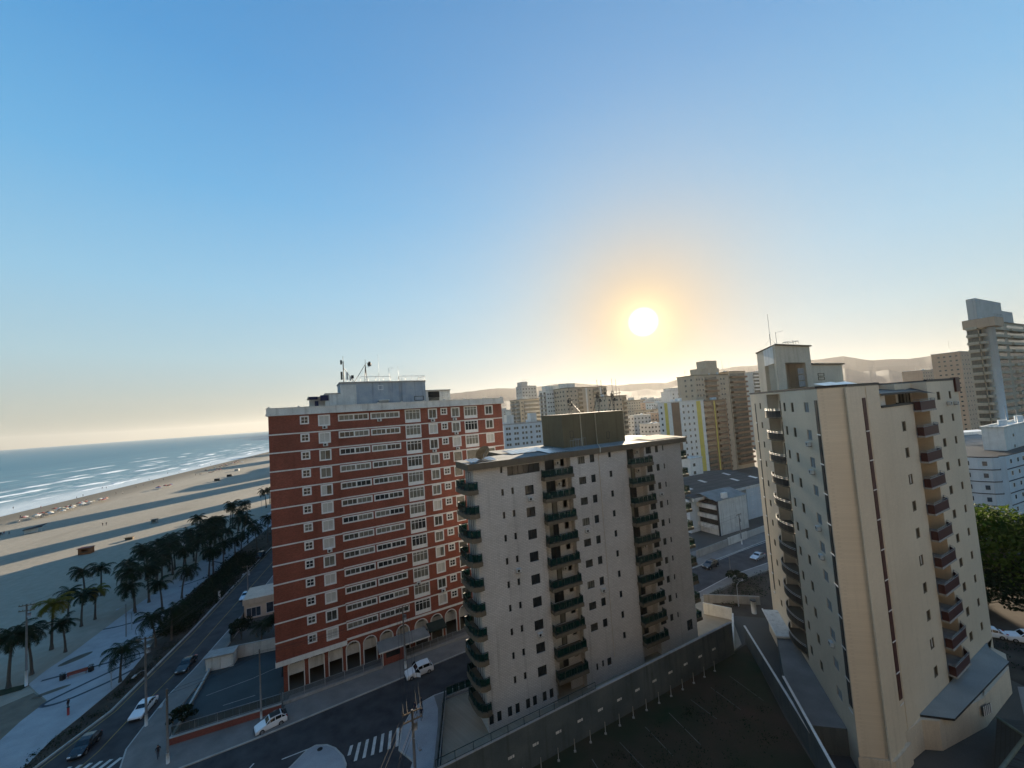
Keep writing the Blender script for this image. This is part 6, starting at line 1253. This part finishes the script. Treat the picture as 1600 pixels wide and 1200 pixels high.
# ------------------------------------------------------------------ on the beach
def sunshade(v):
    mb = MB(); n_=10
    for k in range(n_):
        a, b = 2*math.pi*k/n_, 2*math.pi*(k+1)/n_; mb.face([(0,0,2.25),(1.35*math.cos(a),1.35*math.sin(a),1.75),(1.35*math.cos(b),1.35*math.sin(b),1.75)],0); mb.face([(1.35*math.cos(a),1.35*math.sin(a),1.75),(1.35*math.cos(b),1.35*math.sin(b),1.75),(1.35*math.cos(b),1.35*math.sin(b),1.6),(1.35*math.cos(a),1.35*math.sin(a),1.6)],0)
    p = MB(); p.tube((0,0,0),(0,0,2.2),.03,5); return mb.mesh('canopy', v), p.mesh('pole', M['polewhite'])
SV = [sunshade(pm('umbrella_%s' % n_, c_, .8, .1, 1)) for n_, c_ in (('white',(.62,.60,.55)),('cream',(.50,.42,.30)),('red',(.36,.10,.07)),('blue',(.08,.14,.30)),('brown',(.20,.12,.07)))]
rb_ = random.Random(8)
def shade_at(lx, ly, v, lab, grp): 
    X, Y = shw(lx, ly); o = thing('beach_umbrella', lab, 'beach umbrella', (X,Y,0), 0, grp); put('canopy', SV[v][0], o); put('pole', SV[v][1], o)
for k in range(46): shade_at(rb_.uniform(-36,22), -40+rb_.gauss(0,3.2), rb_.choice((0,0,0,1,2,4)), 'small beach umbrella in the dense cluster near the water on the left', 'umbrellas of the dense left cluster')
for k in range(10): shade_at(rb_.uniform(50,70), -57+rb_.gauss(0,2.0), rb_.choice((3,3,4,2)), 'dark beach umbrella in the small shaded cluster farther along the sand', 'umbrellas of the small shaded cluster')
for k in range(34): f = rb_.random(); shade_at(140+f*160, -48+f*18+rb_.gauss(0,4), rb_.choice((4,4,2,1,0)), 'beach umbrella in the long scattered line along the far wet sand', 'umbrellas of the far scattered line')
for k in range(8): shade_at(rb_.uniform(320,520), -30+rb_.gauss(0,5), 4, 'tiny far beach umbrella near the brick block edge', 'tiny far umbrellas')
SH_ = [(140,18,'standing person in shallow water, farthest of the wading group'),]
for k in range(34):
    lx = rb_.choice((rb_.uniform(-60,60),rb_.uniform(60,300))); ly = rb_.choice((rb_.uniform(-12,14),rb_.uniform(-40,-20))); X, Y = shw(lx,ly); person('tiny beachgoer standing on the wet sand or wading at the water edge', X, Y, -.35 if ly > -12 else -.15, rb_.uniform(0,6), rb_.randrange(5), 'beachgoers at the water edge')
for k in range(12): X, Y = shw(-74+rb_.uniform(-12,6),-56+rb_.gauss(0,1.5)); person('tiny person in the long row of people at the left picture edge on the sand', X, Y, 0, rb_.uniform(0,6), rb_.randrange(5), 'row of people on the sand')
for i,(px, py) in enumerate(((-208,194),(-207,194.8))): person('one of two people walking together across the middle sand', px, py, 0, 1.0, i+1, 'two walkers on the sand')
def kiosk(label, x, y, w_, d_, h, mat, roof, rz=.3):
    o = thing('beach_kiosk', label, 'kiosk', (x,y,0), rz, 'carts and kiosks on the sand'); mb = MB(); mb.walls(0,w_,0,h,[(.25*w_,.8*w_,h*.45,h*.8)],0,.15); mb.box(0,.06,.0,d_,0,h); mb.box(w_-.06,w_,0,d_,0,h); mb.box(.06,w_-.06,d_-.06,d_,0,h); mb.build('wall',M[mat],o); mb = MB(); mb.box(-.2,w_+.2,-.4,d_+.2,h,h+.12); mb.build('roof',M[roof],o); mb = MB(); mb.box(.25*w_-.1,.8*w_+.1,-.35,0,h*.42,h*.45); mb.build('counter',M['wood'],o); return o
M['orange'] = pm('rusty_orange_paint', (.30,.10,.035), .7, .2, 1)
kiosk('rusty orange brown container kiosk on the near sand', -167,147,3.6,2.2,2.3,'orange','brick2'); kiosk('small dark grey cart on the shaded middle sand', -182,192,2.2,1.6,1.8,'concrete','black'); kiosk('dark bench like cart near the lit sand strip', -166.5,164,2.6,1.0,.9,'wood','wood')
o = thing('beach_tent','dark swept canopy tent with white side on the lit sand at left','tent',(-238,190,0),.9,'carts and kiosks on the sand'); mb = MB(); mb.face([(-3,-1.5,2.2),(3,-1.5,2.6),(5.2,.6,3.6),(-2.6,1.8,2.4)]); mb.face([(-3,-1.5,2.2),(3,-1.5,2.6),(3,-1.5,2.3),(-3,-1.5,1.9)]); mb.build('canopy',M['black'],o); mb = MB(); mb.box(-2.4,1.8,.3,.5,0,1.7); mb.build('side_panel',M['white'],o)
for q in ((-2.6,-1.2),(2.7,-1.2),(-2.3,1.5),(4,.5)): mb = MB(); mb.tube((*q,0),(*q,2.3),.06,5); mb.build('pole',M['steel'],o)
for i,(lx,ly,lab) in enumerate(((75,-86,'dark low cart on the far shaded sand, left one'),(104,-85,'dark low cart on the far shaded sand, right one'),(160,-72,'white topped tractor cart at the far sand edge'))): X,Y = shw(lx,ly); kiosk(lab,X,Y,4,2,1.9,'black' if i < 2 else 'offwhite','white' if i == 2 else 'black')
# ------------------------------------------------------------------ the block the picture is taken from
o = thing('apartment_block', 'cream apartment block directly behind the camera position', 'building', (-60,-24,0))
mb = MB(); HB = [(3+7*k,6+7*k,2+3.1*j,3.6+3.1*j) for k in range(19) for j in range(19)]
mb.walls(0,140,0,62,[(140-b,140-a,c,d) for a,b,c,d in HB],0,.3,0,0); mb.box(.5,139.5,.5,16,0,62); M['ownwall'] = pm('warm_cream_render',(.20,.178,.155),.85,.08,.3); mb.build('wall', M['ownwall'], o, (140,20,0), math.pi)
mb = MB()
for a,b,c,d in HB: mb.face([(140-b,.25,c),(140-a,.25,c),(140-a,.25,d),(140-b,.25,d)])
tag(mb.build('window', M['winglass'], o, (140,20,0), math.pi), kind='stuff')
